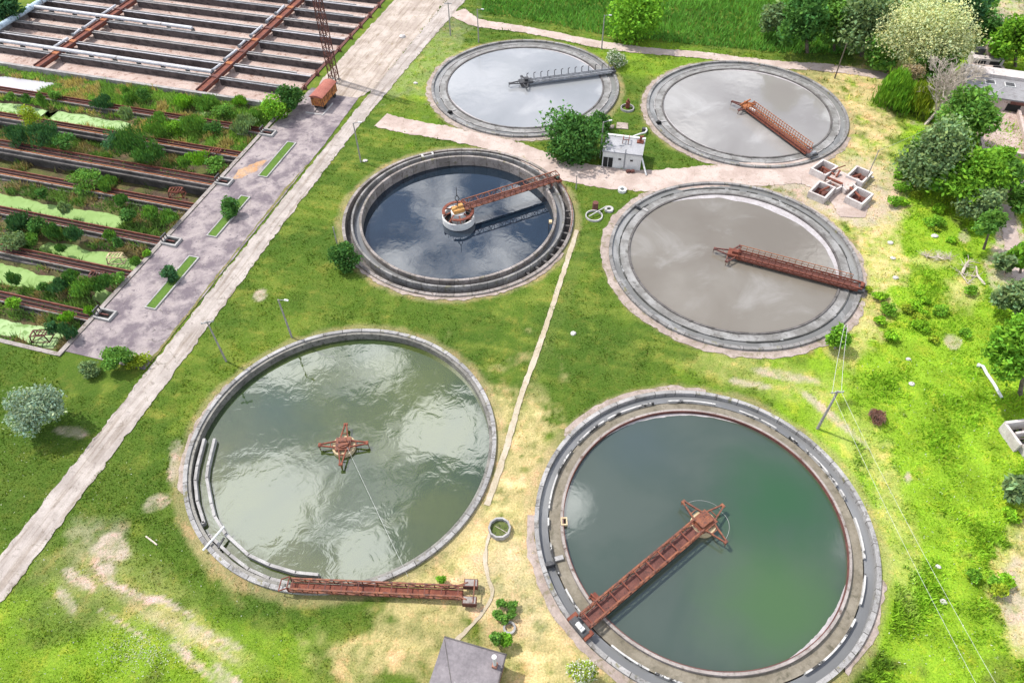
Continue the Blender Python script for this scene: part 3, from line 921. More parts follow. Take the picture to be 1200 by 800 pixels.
zA = lambda *a: [G(200 + x * .275, 490 + y * .275, zt) for x, y in a]
seg_wall(zA((142, 85), (112, 200), (103, 262), (112, 350), (140, 440)), 'trough_wall')
seg_wall(zA((142, 440), (104, 464)), 'trough_end')
seg_wall(zA((186, 85), (158, 200), (152, 250), (172, 360), (186, 415), (232, 490), (330, 580), (420, 622), (530, 655), (625, 664)), 'trough_wall')
seg_wall(zA((130, 518), (165, 495)), 'trough_end')
seg_wall(zA((165, 497), (250, 578), (330, 640), (420, 680), (500, 700)), 'trough_wall')
mb = MB()
p, q = G(200 + 228 * .275, 490 + 460 * .275, .6), G(200 + 138 * .275, 490 + 563 * .275, .55)
mb.tube((p.x - T['A'].x, p.y - T['A'].y, .6), (q.x - T['A'].x, q.y - T['A'].y, .6), .13, n=10)
mb.build('crossing_pipe', M['white_paint'], tA)
p, q = G(200 + 188 * .275, 490 + 575 * .275, zt), G(200 + 228 * .275, 490 + 508 * .275, zt)
MB().beam((p.x - T['A'].x, p.y - T['A'].y, zt), (q.x - T['A'].x, q.y - T['A'].y, zt), .16, .2).build('sluice_gate', M['dark_steel'], tA)


# ------------------------------------------------------------------ scraper bridges
def girder(x0, x1, y, z0, z1, n, chord=.2, web=.09):
    mb = MB()
    mb.beam((x0, y, z1), (x1, y, z1), chord, chord * .8); mb.beam((x0, y, z0), (x1, y, z0), chord, chord * .8)
    dx_ = (x1 - x0) / n
    for i in range(n + 1):
        mb.beam((x0 + i * dx_, y, z0), (x0 + i * dx_, y, z1), web)
    for i in range(n):
        a, b = (z0, z1) if i % 2 else (z1, z0)
        mb.beam((x0 + i * dx_, y, a), (x0 + (i + 1) * dx_, y, b), web * .8)
    return mb


def deck(x0, x1, w_, z, n):
    mb = MB()
    mb.box(((x0 + x1) / 2, 0, z), (x1 - x0, w_ - .25, .05))
    return mb


def cross_members(x0, x1, w_, z, n, s, mat, root):
    for i in range(n + 1):
        x = x0 + (x1 - x0) * i / n
        MB().beam((x, -w_ / 2, z), (x, w_ / 2, z), s).build('cross_member', mat, root)


def arm(length, a, z, w0=.75):
    """tapering open arm of the centre frame"""
    mb = MB(); c, s = math.cos(a), math.sin(a)

    def P3(r, o, zz_): return (c * r - s * o, s * r + c * o, zz_)
    mb.beam(P3(.7, w0, z), P3(length, .08, z), .16, .2); mb.beam(P3(.7, -w0, z), P3(length, -.08, z), .16, .2)
    mb.beam(P3(1.6, -w0 * .6, z), P3(1.6, w0 * .6, z), .1)
    mb.beam(P3(length - .1, .25, z), P3(length - .1, -.25, z), .3, .25)
    mb.beam(P3(length, 0, z), P3(length, 0, z - .9), .08)
    return mb


def posts(x0, x1, y, z0, h, n, lean=.0, hook=0.0, rail=True, s=.06):
    mb = MB()
    for i in range(n + 1):
        x = x0 + (x1 - x0) * i / n
        mb.beam((x, y, z0), (x, y + lean, z0 + h), s)
        if hook: mb.beam((x, y + lean, z0 + h), (x + hook, y + lean, z0 + h + .12), s)
    if rail:
        mb.beam((x0, y + lean, z0 + h), (x1, y + lean, z0 + h), s); mb.beam((x0, y + lean * .5, z0 + h * .5), (x1, y + lean * .5, z0 + h * .5), s * .8)
    return mb


def carriage(root, x, w_, mats, motor, z=0.0):
    c = MB().box((x, 0, z + .45), (.9, w_ + .5, .35)).build('end_carriage', mats, root)
    for s_ in (-1, 1):
        MB().tube((x - .12, s_ * w_ / 2, z + .28), (x + .12, s_ * w_ / 2, z + .28), .27, n=14).build('wheel', M['dark_steel'], c)
    m = MB().tube((x, -.35, z + .85), (x, .3, z + .85), .28, n=14).box((x, .45, z + .8), (.5, .35, .4)).build('motor', motor, c)
    return c


# B: the intact orange-red bridge
zB = RIM
aB = ang_of('B', 681, 734)
br = thing('scraper_bridge', 'orange red trussed bridge across the deep green water, white motor at its rim end', 'scraper bridge', (T['B'].x, T['B'].y, zB), aB)
for y in (-.78, .78): girder(1.0, 18.3, y, .45, 1.25, 12, .19, .10).build('girder', M['red_paint'], br)
deck(.8, 18.3, 1.5, .40, 12).build('deck', M['dark_rust'], br)
cross_members(1.5, 18.0, 1.5, 1.22, 9, .13, M['rust'], br)
cf = MB().box((0, 0, .75), (2.3, 2.0, .28)).box((.5, 0, 1.1), (1.1, 1.2, .5)).box((-.4, .35, 1.1), (.7, .6, .4)).tube((-.9, 0, 1.2), (.4, 0, 1.2), .14).build('centre_frame', M['red_paint'], br)
for a in (90, 180, 270): arm(3.3, R(a), .75).build('arm', M['red_paint'], br)
MB().cyl((0, 0), 1.45, -2.2, .45, 28).build('centre_drum', M['tan_drum'], br)
MB().path([(2.9 * math.cos(R(t)), 2.9 * math.sin(R(t)), -.1 + .5 * math.sin(R((t - 90) * 2)) if 90 <= t <= 180 else .35) for t in range(86, 275, 6)], .022).build('hoop', M['coping'], br)
carriage(br, 19.1, 1.7, M['dark_steel'], M['white_paint'])
for y in (-1.2, 1.2): MB().box((18.9, y, .3), (1.2, .5, .5)).build('wheel_guard', M['rust'], br)
sk = MB()
for y in (-1.0, -1.7): sk.beam((15.9, y, -.4), (15.9, y, 1.0), .12); sk.beam((15.2, y, .1), (16.2, y, .1), .12)
sk.box((15.6, -1.35, .25), (.8, .9, .12)).beam((15.9, -.7, 1.0), (15.9, -1.7, 1.0), .12).build('skimmer', M['rust'], br)

# small box bracket hung on tank B's inner wall
p = G(659, 611, .3)
ob = thing('inlet_box', 'small pale square box fixed at the left inner rim of the deep green tank', 'box', (p.x + .2, p.y, 0))
MB().box((0, .42, .3), (.75, .16, .35)).box((0, -.42, .3), (.75, .16, .35)).box((.3, 0, .3), (.15, .68, .35)).box((-.3, 0, .3), (.15, .68, .35)).build('frame', M['tan_drum'], ob)
MB().box((0, 0, .2), (.44, .66, .1)).build('opening', M['black'], ob)

# D: red railed bridge
aD = ang_of('D', 1010, 340)
br = thing('scraper_bridge', 'dusty red railed bridge over the brownish silty tank', 'scraper bridge', (T['D'].x, T['D'].y, RIM), aD)
for y in (-.75, .75): girder(.5, 19.2, y, .3, .85, 14, .22, .1).build('girder', M['rust'], br)
deck(.5, 19.3, 1.5, .36, 12).build('deck', M['dark_rust'], br)
for y in (-.8, .8): posts(.8, 17.5, y, .85, .95, 18, 0, .0, True, .075).build('railing', M['orange_rust'] if y > 0 else M['rust'], br)
MB().box((0, 0, .55), (1.8, 1.6, .5)).box((.2, 0, 1.0), (.9, .8, .5)).build('centre_frame', M['rust'], br)
for a in (75, 180, 255): arm(3.1 if a == 180 else 2.4, R(a), .5, .6).build('arm', M['dark_rust'], br)
MB().cyl((0, 0), .9, -2.2, .3, 20).build('centre_column', M['dark_concrete'], br)
carriage(br, 19.2, 1.5, M['dark_steel'], M['rust'])

# E: rusty orange bridge with bundled railings
aE = ang_of('E', 947, 181)
br = thing('scraper_bridge', 'bright rusty orange railed bridge over the pale silty tank', 'scraper bridge', (T['E'].x, T['E'].y, RIM), aE)
for y in (-.7, .7): girder(.5, 17.6, y, .3, .85, 14, .2, .1).build('girder', M['rust'], br)
deck(.5, 17.8, 1.4, .36, 12).build('deck', M['dark_rust'], br)
for y in (-.75, .75): posts(.8, 17.2, y, .85, 1.0, 26, .05, .15, True, .085).build('railing', M['orange_rust'], br)
MB().box((0, 0, .6), (1.6, 1.7, .5)).beam((-.6, -1.2, .9), (-.6, 1.2, 1.4), .2).beam((-1.2, .3, .9), (1.4, .9, 1.3), .22).build('centre_frame', M['orange_rust'], br)
MB().box((2.0, -.35, .95), (1.3, .5, .3)).build('cable_box', M['white_paint'], br)
for a, l in ((100, 2.3), (205, 3.2), (280, 2.3)): arm(l, R(a), .5, .45).build('arm', M['dark_rust'], br)
MB().cyl((0, 0), .9, -2.2, .3, 20).build('centre_column', M['dark_concrete'], br)
carriage(br, 18.5, 1.5, M['dark_steel'], M['grey_steel'])

# F: dark bridge with upright curved posts
aF = ang_of('F', 724, 84)
br = thing('scraper_bridge', 'dark steel bridge with a row of upright hooked posts over the pale grey tank', 'scraper bridge', (T['F'].x, T['F'].y, RIM), aF)
for y in (-.6, .6): girder(.3, 19.0, y, .25, .6, 12, .2, .08).build('girder', M['grey_steel'], br)
deck(.3, 19.1, 1.2, .3, 12).build('deck', M['grey_steel'], br)
for i in range(13): MB().beam((.6 + i * 1.48, .62, .6), (.6 + i * 1.48, .77, 1.7), .12).beam((.6 + i * 1.48, .77, 1.7), (.95 + i * 1.48, .77, 1.82), .12).build('post', M['dark_steel'], br)
posts(.6, 18.4, -.62, .6, .55, 12, 0, 0, True, .06).build('railing', M['grey_steel'], br)
MB().box((.2, 0, .5), (2.8, 1.6, .4)).box((.3, 0, 1.0), (.9, .9, .5)).build('centre_frame', M['dark_steel'], br)
for a, l in ((95, 2.4), (180, 3.4), (265, 2.4)): arm(l, R(a), .45, .55).build('arm', M['dark_steel'], br)
MB().cyl((0, 0), .9, -2.2, .25, 20).build('centre_column', M['dark_concrete'], br)
carriage(br, 19.1, 1.2, M['dark_steel'], M['dark_steel'])

# C: truss bridge from the white drum
aC = ang_of('C', 652, 208, 1.6)
zc = RIM + .3
br = thing('scraper_bridge', 'pale red lattice bridge from the white drum to the rim of the dark blue tank', 'scraper bridge', (T['C'].x, T['C'].y, zc), aC)
for y in (-.65, .65): girder(1.0, 19.0, y, .55, 1.75, 17, .17, .085).build('girder', M['red_paint'], br)
deck(1.0, 19.2, 1.3, .6, 12).build('deck', M['dark_rust'], br)
cross_members(1.4, 19.0, 1.3, 1.75, 8, .09, M['rust'], br)
carriage(br, 19.0, 1.3, M['rust'], surf('green_motor_paint', (.035, .07, .06), (.06, .10, .085), (.10, .05, .04), 1, 3), .0)
MB().path([(19.15 * math.cos(R(t)), 19.15 * math.sin(R(t)), .45 - .012 * abs(t)) for t in range(-42, 1, 3)], .07).build('rim_rail', M['red_paint'], br)
MB().beam((17.2, -1.0, .9), (17.2, -1.0, -.4), .09).beam((17.2, -.7, .9), (17.2, -1.6, .6), .09).build('skimmer', M['rust'], br)
dr = thing('centre_drum', 'white drum with rusty machinery and a finial standing in the dark blue tank', 'drum', (T['C'].x, T['C'].y, 0))
MB().ring(2.45, 2.75, -1.05, .15, n=48).build('drum_wall', M['white_paint'], dr)
MB().ring(2.40, 2.72, -1.8, -1.06, n=48).build('drum_base', M['dark_concrete'], dr)
MB().disc(2.44, -.9, 48).build('drum_floor', M['black'], dr)
MB().cyl((0, 0), 1.25, -1.2, 1.0, 24).build('column', M['white_paint'], dr)
sp = MB()
for i in range(8):
    a = i * math.pi / 4 + .2
    sp.beam((1.2 * math.cos(a), 1.2 * math.sin(a), .95), (2.6 * math.cos(a), 2.6 * math.sin(a), .35), .2, .14)
sp.build('spoke', M['rust'], dr)
MB().ring(2.2, 2.7, .95, 1.1, R(30), R(200), 24).ring(2.2, 2.7, .95, 1.1, R(250), R(380), 20).build('walkway', M['rust'], dr)
MB().box((0, 0, 1.35), (1.9, 1.5, .6), .4).box((.4, .4, 1.8), (.8, .7, .5), .3).tube((-.9, -.5, 1.7), (.8, .6, 1.8), .22).build('gearbox', surf('yellow_rust', (.40, .20, .06), (.48, .28, .10), (.17, .06, .03), 1.5, 2.5, (.5, .65)), dr)
fi = MB().tube((0, 0, 1.6), (0, 0, 2.9), .07, n=8)
for s_ in (-1, 1):
    fi.beam((0, 0, 2.9), (s_ * .36, 0, 3.6), .11); fi.beam((s_ * .36, 0, 3.6), (0, 0, 4.3), .11)
fi.tube((0, 0, 4.3), (0, 0, 5.8), .06, n=6)
fi.build('finial', M['dark_steel'], dr)
# tall finial bracing frame
for i in range(16):
    a = i * math.pi / 8
    MB().beam((2.6 * math.cos(a), 2.6 * math.sin(a), .15), (2.6 * math.cos(a), 2.6 * math.sin(a), .95), .07).build('post', M['rust'], dr)
p = G(645, 263, 0)
ob = thing('wall_bracket', 'pale box bracket on the right inner wall of the dark blue tank', 'bracket', (p.x, p.y, 0))
MB().box((0, 0, .55), (.5, .7, .35)).build('box', M['tan_drum'], ob)
MB().beam((-.25, 0, .4), (-.25, 0, -1.4), .12).beam((-.25, .35, .4), (-.25, .35, -1.4), .12).build('ladder', M['dark_steel'], ob)

# A: centre pier with four arms
cp = thing('centre_pier', 'tan drum with a rusty four armed frame alone amid rippled green water', 'pier', (T['A'].x, T['A'].y, 0))
cp.location.z = -.8
MB().cyl((0, 0), 1.5, -2.0, .55, 28).build('drum', M['tan_drum'], cp)
MB().box((0, 0, .85), (1.9, 1.9, .3), .03).box((0, 0, 1.15), (1.1, 1.1, .4), .4).tube((-.5, 0, 1.4), (.5, .1, 1.4), .16).build('frame', M['red_paint'], cp)
MB().cyl((0, 0), .8, 1.0, 1.22, 20).build('turntable', M['red_paint'], cp)
for a in (0, 90, 180, 270): arm(3.1, R(a + 2), .85, .5).build('arm', M['rust'], cp)
# thin rope from the pier to the rim
def rope(name, label, a, b, sag, r=.025, mat=None):
    a, b = Vector(a), Vector(b)
    n = 20
    pts = [a.lerp(b, i / n) - Vector((0, 0, 4 * sag * (i / n) * (1 - i / n))) for i in range(n + 1)]
    o = MB().path(pts, r, 4).build(name, mat or M['cable'])
    return tag(o, label, 'cable')


rope('rope', 'thin pale rope running from the centre pier to the lower rim of the green tank', (T['A'].x + .6, T['A'].y - .6, .3), G(478, 675, RIM), .4, .014)

# the bridge that lies across the rim and the grass outside tank A
p, q = G(338, 687, RIM + .2), G(546, 697, .3)
d = q - p; Lf = d.length
fb = thing('fallen_bridge', 'rusty red bridge lying on the grass across the lower rim of the green tank', 'scraper bridge', (p.x, p.y, RIM + .05), math.atan2(d.y, d.x))
fb.rotation_euler = (0, math.atan2(.18, Lf), math.atan2(d.y, d.x))
for y in (-.55, .62): girder(.2, Lf - .3, y, .2, .95, 12, .18, .1).build('girder', M['red_paint'], fb)
deck(.2, Lf - .3, 1.15, .2, 12).build('deck', M['rust'], fb)
cross_members(.6, Lf - .8, 1.15, .92, 10, .10, M['dark_rust'], fb)
for y in (-.9, 1.0):
    b_ = MB().box((Lf + .5, y, .55), (1.5, .85, .85)).build('end_box', M['dark_rust'], fb)
    MB().box((Lf + .5, y, .99), (1.3, .7, .05)).build('lid', M['stained_concrete'], b_)
MB().beam((Lf - .9, -.5, .95), (Lf + .2, -.9, 1.0), .16).beam((Lf - .9, .6, .95), (Lf + .2, 1.0, 1.0), .16).beam((Lf + .9, -1.2, 1.05), (Lf + .9, 1.3, 1.05), .12).build('end_brace', M['red_paint'], fb)
MB().beam((.2, -.6, 1.2), (.2, .7, 1.2), .1).beam((.2, -.6, .3), (.2, -.6, 1.2), .1).beam((.2, .7, .3), (.2, .7, 1.2), .1).beam((-.9, -.6, .35), (-.9, .7, .35), .1).beam((-.9, -.6, .35), (.2, -.6, 1.2), .1).beam((-.9, .7, .35), (.2, .7, 1.2), .1).build('end_frame', M['rust'], fb)



# ------------------------------------------------------------------ basins and filter beds at the left
def uvbox(mb, u0, u1, v0, v1, z0, z1):
    c = UV((u0 + u1) / 2, (v0 + v1) / 2, (z0 + z1) / 2)
    return mb.box(c, (u1 - u0, v1 - v0, z1 - z0), AX)


def uvthing(name, label, cat, u, v, group=None, z=0.0):
    return thing(name, label, cat, UV(u, v, z), 0, group)


# sand floor of the filter beds, and the deep floor of the basins
tag(MB().quad(UV(-163.3, V_MID - .2, -1.35), UV(-80, V_MID - .2, -1.35), UV(-80, 176.9, -1.35), UV(-163.3, 176.9, -1.35)).build('bed_floor', M['bed_sand']), kind='structure')
tag(MB().quad(UV(-163.3, V_FRONT, -3.2), UV(-80, V_FRONT, -3.2), UV(-80, V_MID, -3.2), UV(-163.3, V_MID, -3.2)).build('basin_floor', M['soil']), kind='structure')

# retaining walls round them
def retaining(label, u0, u1, v0, v1, ztop, mat, copmat):
    t = uvthing('retaining_wall', label, 'wall', (u0 + u1) / 2, (v0 + v1) / 2)
    uvbox(MB(), u0, u1, v0, v1, -3.3, ztop - .12).build('wall_body', mat, t, True)
    uvbox(MB(), u0 - .06, u1 + .06, v0 - .06, v1 + .06, ztop - .12, ztop).build('coping', copmat, t, True)
    return t


retaining('low concrete wall between the overgrown basins and the grey yard', -80.5, -79.9, 44.8, 113.4, .24, M['dark_concrete'], M['stained_concrete'])
retaining('weathered concrete wall dividing the sandy filter beds from the overgrown basins', -163.4, -80.6, 112.6, 113.2, .45, M['concrete'], M['concrete'])
retaining('dark edge wall along the right end of the sandy filter beds', -80.5, -79.9, 113.6, 176.9, .2, M['dark_concrete'], M['dark_rust'])
retaining('mossy edge wall of the basins above the lower left lawn', -163.4, -80.6, 44.8, 45.3, .16, M['dark_concrete'], M['stained_concrete'])
retaining('far left end wall of the sandy filter beds', -163.5, -162.9, 45.5, 176.9, .2, M['concrete'], M['concrete'])

# walls of the filter beds
WV = [119.6, 125.4, 131.0, 136.5, 142.6, 148.2, 153.7, 159.3, 164.9]
bays = [(-162.7, -141.6, 'in the left bay of the sandy beds'), (-139.6, -101.2, 'in the middle bay of the sandy beds'), (-99.2, -80.7, 'in the right bay of the sandy beds')]
for u0, u1, where in bays:
    for i, v in enumerate(WV):
        if proj(*UV(u1, v).xy)[1] < -6: continue
        t = uvthing('bed_wall', 'long concrete wall with dark shaded sides ' + where, 'wall', (u0 + u1) / 2, v, 'walls ' + where)
        uvbox(MB(), u0, u1, v - .36, v + .36, -1.6, .1).build('wall_body', M['bed_wall'], t, True)
        uvbox(MB(), u0, u1, v - .46, v - .22, .101, .26).build('lip', M['pipe' if i % 3 == 1 else 'grey_steel' if i % 3 == 0 else 'concrete'], t, True)
        uvbox(MB(), u0, u1, v + .22, v + .48, .101, .30).build('lip', M['coping'], t, True)
        if u0 > -100:
            f = rnd.uniform(.15, .35)
            uvbox(MB(), u1 - (u1 - u0) * f, u1, v - .21, v + .21, .101, .34).build('cover_slab', M['pink_concrete'], t, True)
# two rust-brown walkways across the beds, each with a blue grey pipe run
for u, lab in ((-140.6, 'left rusty walkway crossing the sandy filter beds'), (-100.3, 'right rusty walkway crossing the sandy filter beds')):
    t = uvthing('walkway', lab, 'walkway', u, 140)
    uvbox(MB(), u - .75, u + .85, 113.5, 176, -.3, .35).build('channel', M['rust'], t, True)
    for s_ in (-.8, .9):
        uvbox(MB(), u + s_ - .09, u + s_ + .09, 113.5, 176, .2, .62).build('edge_beam', M['dark_rust'], t, True)
    for v in WV:
        uvbox(MB(), u - .7, u + .8, v - .5, v + .5, .36, .55).build('cover_plate', M['orange_rust'] if rnd.random() < .5 else M['dark_rust'], t, True)
    r = random.Random(int(-u))
    v = 121.0
    while v < 172:
        L = r.uniform(2.5, 5.5)
        o = uvthing('pipe_run', 'blue grey pipe length lying beside a rusty walkway', 'pipe', u - 1.4, v, 'pipe lengths beside the rusty walkways')
        MB().tube(UV(u - 1.45 + r.uniform(-.3, .3), v, .75), UV(u - 1.35 + r.uniform(-.3, .3), v + L, .75), .26, n=10).build('pipe', M['pipe'], o, True)
        MB().tube(UV(u - 1.4, v - .15, .75), UV(u - 1.4, v + .15, .75), .40, n=10).build('flange', M['grey_steel'], o, True)
        v += L + r.uniform(.6, 2.5)
# the big pale pipelines on the walls
for v, u0, u1, lab in ((120.6, -162.6, -101.6, 'long pale pipeline on the nearest wall of the sandy beds'), (137.4, -162.6, -117, 'long pale pipeline across the middle of the sandy beds')):
    t = uvthing('pipeline', lab, 'pipeline', u0, v)
    MB().tube(UV(u0, v, .95), UV(u1, v, .75), .42, n=14).build('pipe', M['pipe'], t, True)
    n = int((u1 - u0) / 6)
    for i in range(n + 1):
        u = u0 + (u1 - u0) * i / n
        uvbox(MB(), u - .15, u + .15, v - .5, v + .5, -1.7, .6).build('support', M['dark_concrete'], t, True)
t = uvthing('pipeline', 'pale blue pipeline at the top left corner beside dark trees', 'pipeline', -161.0, 135)
MB().tube(UV(-161.2, 122, 1.0), UV(-161.2, 175, 1.0), .65, n=14).build('pipe', surf('blue_pipe', (.33, .42, .50), (.45, .55, .64), (.2, .24, .27), .4, 1), t, True)
for v in (124, 132, 140, 148, 156): MB().tube(UV(-161.2, v - .12, 1.0), UV(-161.2, v + .12, 1.0), .8, n=14).build('flange', M['grey_steel'], t, True)
# valve stands along the right edge of the beds
for i, v in enumerate(WV):
    if v > 166: break
    t = uvthing('valve_stand', 'small rusty valve stand at the right end of a filter bed wall', 'valve', -79.6, v, 'valve stands along the filter beds')
    MB().tube(UV(-79.6, v + .6, 0), UV(-79.6, v + .6, 1.1), .12, n=8).box(UV(-79.6, v + .6, .3), (.7, .5, .6), AX).build('pedestal', M['dark_rust'], t, True)
    hw = MB()
    for k in range(12):
        a, b = k * math.pi / 6, (k + 1) * math.pi / 6
        hw.beam(UV(-79.6 + .4 * math.cos(a), v + .6 + .4 * math.sin(a), 1.1), UV(-79.6 + .4 * math.cos(b), v + .6 + .4 * math.sin(b), 1.1), .07)
    hw.beam(UV(-80.0, v + .6, 1.1), UV(-79.2, v + .6, 1.1), .06).build('handwheel', M['rust'], t, True)

# walls with rusty rails between the overgrown basins
BW = [(52.7, 'first'), (61.9, ''), (70.2, ''), (79.6, ''), (87.0, ''), (95.6, ''), (104.0, '')]
wlab = ['rail topped wall nearest the lower left lawn', 'rail topped wall below the middle duckweed pool', 'rail topped wall below the longest duckweed pool', 'rail topped wall on the near side of the deep pit',
        'broad wall with two red rails on the far side of the deep pit', 'rail topped wall beyond the dark bushes', 'rusty rail wall just below the white pool']
for (v, _), lab in zip(BW, wlab):
    wd = 1.15 if v == 87.0 else .85
    t = uvthing('basin_wall', lab, 'wall', -120, v)
    uvbox(MB(), -162.8, -80.6, v - wd, v + wd, -3.3, -.22).build('wall_body', M['dark_concrete'], t, True)
    for s_ in (-1, 1):
        b = uvbox(MB(), -162.8, -80.6, v + s_ * wd - .11, v + s_ * wd + .11, -.22, .02).build('kerb', M['maroon' if s_ > 0 else 'stained_concrete'], t, True)
        uvbox(MB(), -162.8, -80.6, v + s_ * (wd - .14) - .07, v + s_ * (wd - .14) + .07, -.2, .16).build('rail', M['orange_rust'] if v in (87.0, 95.6, 79.6) and s_ < 0 else M['rust'], t, True)
    uvbox(MB(), -162.8, -80.6, v - wd + .32, v - .12, -.215, -.16).build('trough', M['trough'], t, True)
    uvbox(MB(), -162.8, -80.6, v + .1, v + wd - .32, -.215, -.17).build('trough', M['trough'], t, True)
    uvbox(MB(), -162.8, -80.6, v - .06, v + .06, -.21, .1).build('rail', M['dark_rust'], t, True)
    uvbox(MB(), -162.8, -80.6, v - wd - .55, v - wd - .002, -1.2, -.75).build('ledge', M['dark_concrete'], t, True)

# soil banks with the ponds in their hollows
PONDS = [(-104, -83.5, 46.6, 49.6), (-106, -93, 56.2, 59.6), (-85.3, -81.4, 56.2, 59.0), (-101, -81.6, 63.6, 66.7), (-121, -91.5, 72.2, 75.2), (-150, -128, 98.3, 101.3), (-127, -108.0, 97.9, 101.5), (-99, -95, 107, 109), (-152, -134.5, 105.6, 109.5)]


def pond_mask(u, v):
    k = np.zeros(np.shape(u))
    n = fbm(u, v, 3.0, 3, 61) - .5
    for u0, u1, v0, v1 in PONDS:
        d = np.maximum(np.maximum((u0 - u), (u - u1)) * .5, np.maximum(v0 - v, v - v1)) + n * 1.6
        k = np.maximum(k, np.clip(.5 - d * .8, 0, 1))
    return k


def soil_z(u, v):
    z = -.95 + (fbm(u, v, 4.0, 4, 63) - .5) * .9
    z = np.where((v > 80) & (v < 86.5), -2.9 + (fbm(u, v, 4.0, 3, 65) - .5) * .5, z)
    z = np.where((v > 87) & (v < 95), -2.3 + (fbm(u, v, 4.0, 3, 65) - .5) * .8, z)
    z = np.where(v > 104, z + .35, z)
    k = pond_mask(u, v)
    return z * (1 - k) + np.minimum(z, -1.75) * k


su = np.arange(-162.9, -80.4, .4); sv = np.arange(45.3, 112.7, .35)
SU, SV = np.meshgrid(su, sv)
SZ = soil_z(SU, SV)
sx = SU * UX.x + SV * VX.x; sy = SU * UX.y + SV * VX.y
sid = np.arange(SU.size).reshape(SU.shape)
sq = np.stack([sid[:-1, :-1], sid[:-1, 1:], sid[1:, 1:], sid[1:, :-1]], -1).reshape(-1, 4)
kk = np.clip((fbm(SU, SV, 2.0, 4, 71) - .35) / .3, 0, 1)[..., None]
scol = np.array((.085, .06, .045)) * (1 - kk) + np.array((.11, .12, .04)) * kk
tag(grid_mesh('soil', np.stack([sx, sy, SZ], -1).reshape(-1, 3), sq, scol.reshape(-1, 3), ground_material()), kind='structure')
dm = water_mat('duckweed_cover', (.155, .245, .070), (.185, .28, .09), .7, 1.3, 0, film=(.12, .20, .05), fth=(.50, .68), s=.4, fscale=.6, frough=.8)
dmp = water_mat('duckweed_pale', (.22, .32, .135), (.26, .36, .17), .7, 1.3, 0, film=(.12, .20, .06), fth=(.50, .62), s=.4, fscale=1.1, frough=.8)
wpale = water_mat('water_sky_white', (.33, .32, .35), (.37, .36, .39), .2, 1.4)  # white-lavender sky reflection put into the pool's base colour
for i, (u0, u1, v0, v1) in enumerate(PONDS):
    m_ = 1.6
    mat = wpale if i == 8 else (dmp if i in (5, 6, 0) else dm)
    o = MB().quad(UV(u0 - m_, v0 - m_ * .8, -1.36), UV(u1 + m_, v0 - m_ * .8, -1.36), UV(u1 + m_, v1 + m_ * .8, -1.36), UV(u0 - m_, v1 + m_ * .8, -1.36)).build('water' if i == 8 else 'duckweed', mat)
    if i == 8: tag(o, kind='structure'); o.location.z = .5
    else: tag(o, 'light green duckweed floating on a basin pool', kind='stuff')

# concrete hopper boxes let into the yard edge
for u, v, lab in ((-79.0, 103.2, 'farthest concrete hopper box at the yard edge by the wagon bushes'), (-78.9, 87.1, 'concrete hopper box at the yard edge facing the deep pit'),
                  (-78.7, 70.4, 'concrete hopper box at the yard edge beside the bare planter strip'), (-78.7, 53.3, 'nearest concrete hopper box at the yard edge above the lower lawn')):
    t = uvthing('hopper_box', lab, 'hopper', u, v)
    hb = MB()
    uvbox(hb, u - 1.3, u + 1.5, v - 1.0, v - .72, -.5, .5); uvbox(hb, u - 1.3, u + 1.5, v + .72, v + 1.0, -.5, .5)
    uvbox(hb, u + 1.22, u + 1.5, v - .719, v + .719, -.5, .5); uvbox(hb, u - 1.3, u - 1.02, v - .719, v + .719, -.5, .5)
    hb.build('rim', M['coping'], t, True)
    uvbox(MB(), u - 1.0, u + 1.2, v - .7, v + .7, -.4, .12).build('well', M['black'], t, True)
    hh = MB()
    hh.beam(UV(u - 1.1, v - .6, .5), UV(u - 1.1, v - .6, 1.3), .14); hh.beam(UV(u - 1.1, v + .6, .5), UV(u - 1.1, v + .6, 1.3), .14)
    hh.beam(UV(u - 1.1, v - .7, 1.3), UV(u - 1.1, v + .7, 1.3), .18); hh.beam(UV(u - 1.1, v, 1.3), UV(u - 1.1, v, .2), .1)
    hh.build('hoist_frame', M['dark_steel'], t, True)
    uvbox(MB(), u - .9, u + .7, v - .1, v + .1, .3, .44).build('crossbar', M['dark_rust'], t, True)

# wrecked scraper cages among the reeds
for x, y, lab, col in ((207, 226, 'rusty wrecked cage on the rail wall below the deep pit', 'rust'), (253, 180, 'rusty wrecked cage on the rail wall beyond the dark bushes', 'rust'), (136, 303, 'pale wooden looking wrecked cage beside the middle duckweed pool', 'tan_drum'),
                       (115, 325, 'dark red wrecked cage among dense reeds', 'dark_rust'), (48, 394, 'brown wrecked cage standing in the lowest duckweed pool', 'dark_rust')):
    p = G(x, y, -.3)
    t = thing('scraper_cage', lab, 'scraper cage', (p.x, p.y, -.9), AX + .3)
    fr = MB(); a, b, h = 1.3, .75, 1.3
    cs = [(-a, -b), (a, -b), (a, b), (-a, b)]
    for k in range(4):
        p0, p1 = cs[k], cs[(k + 1) % 4]
        fr.beam((*p0, 0), (p0[0] * .8, p0[1] * .8, h), .13); fr.beam((*p0, .1), (*p1, .1), .12); fr.beam((p0[0] * .8, p0[1] * .8, h), (p1[0] * .8, p1[1] * .8, h), .13)
    fr.build('frame', M[col], t)
    br_ = MB()
    for k in range(5):
        x_ = -a * .8 + k * a * .4
        br_.beam((x_, -b * .8, h + .02), (x_ + .2, b * .8, h + .02), .1)
    br_.beam((-a, -b, .1), (a * .8, -b * .8, h), .09).beam((-a * .8, b * .8, h), (a, b, .1), .09)
    br_.build('slats', M[col], t)

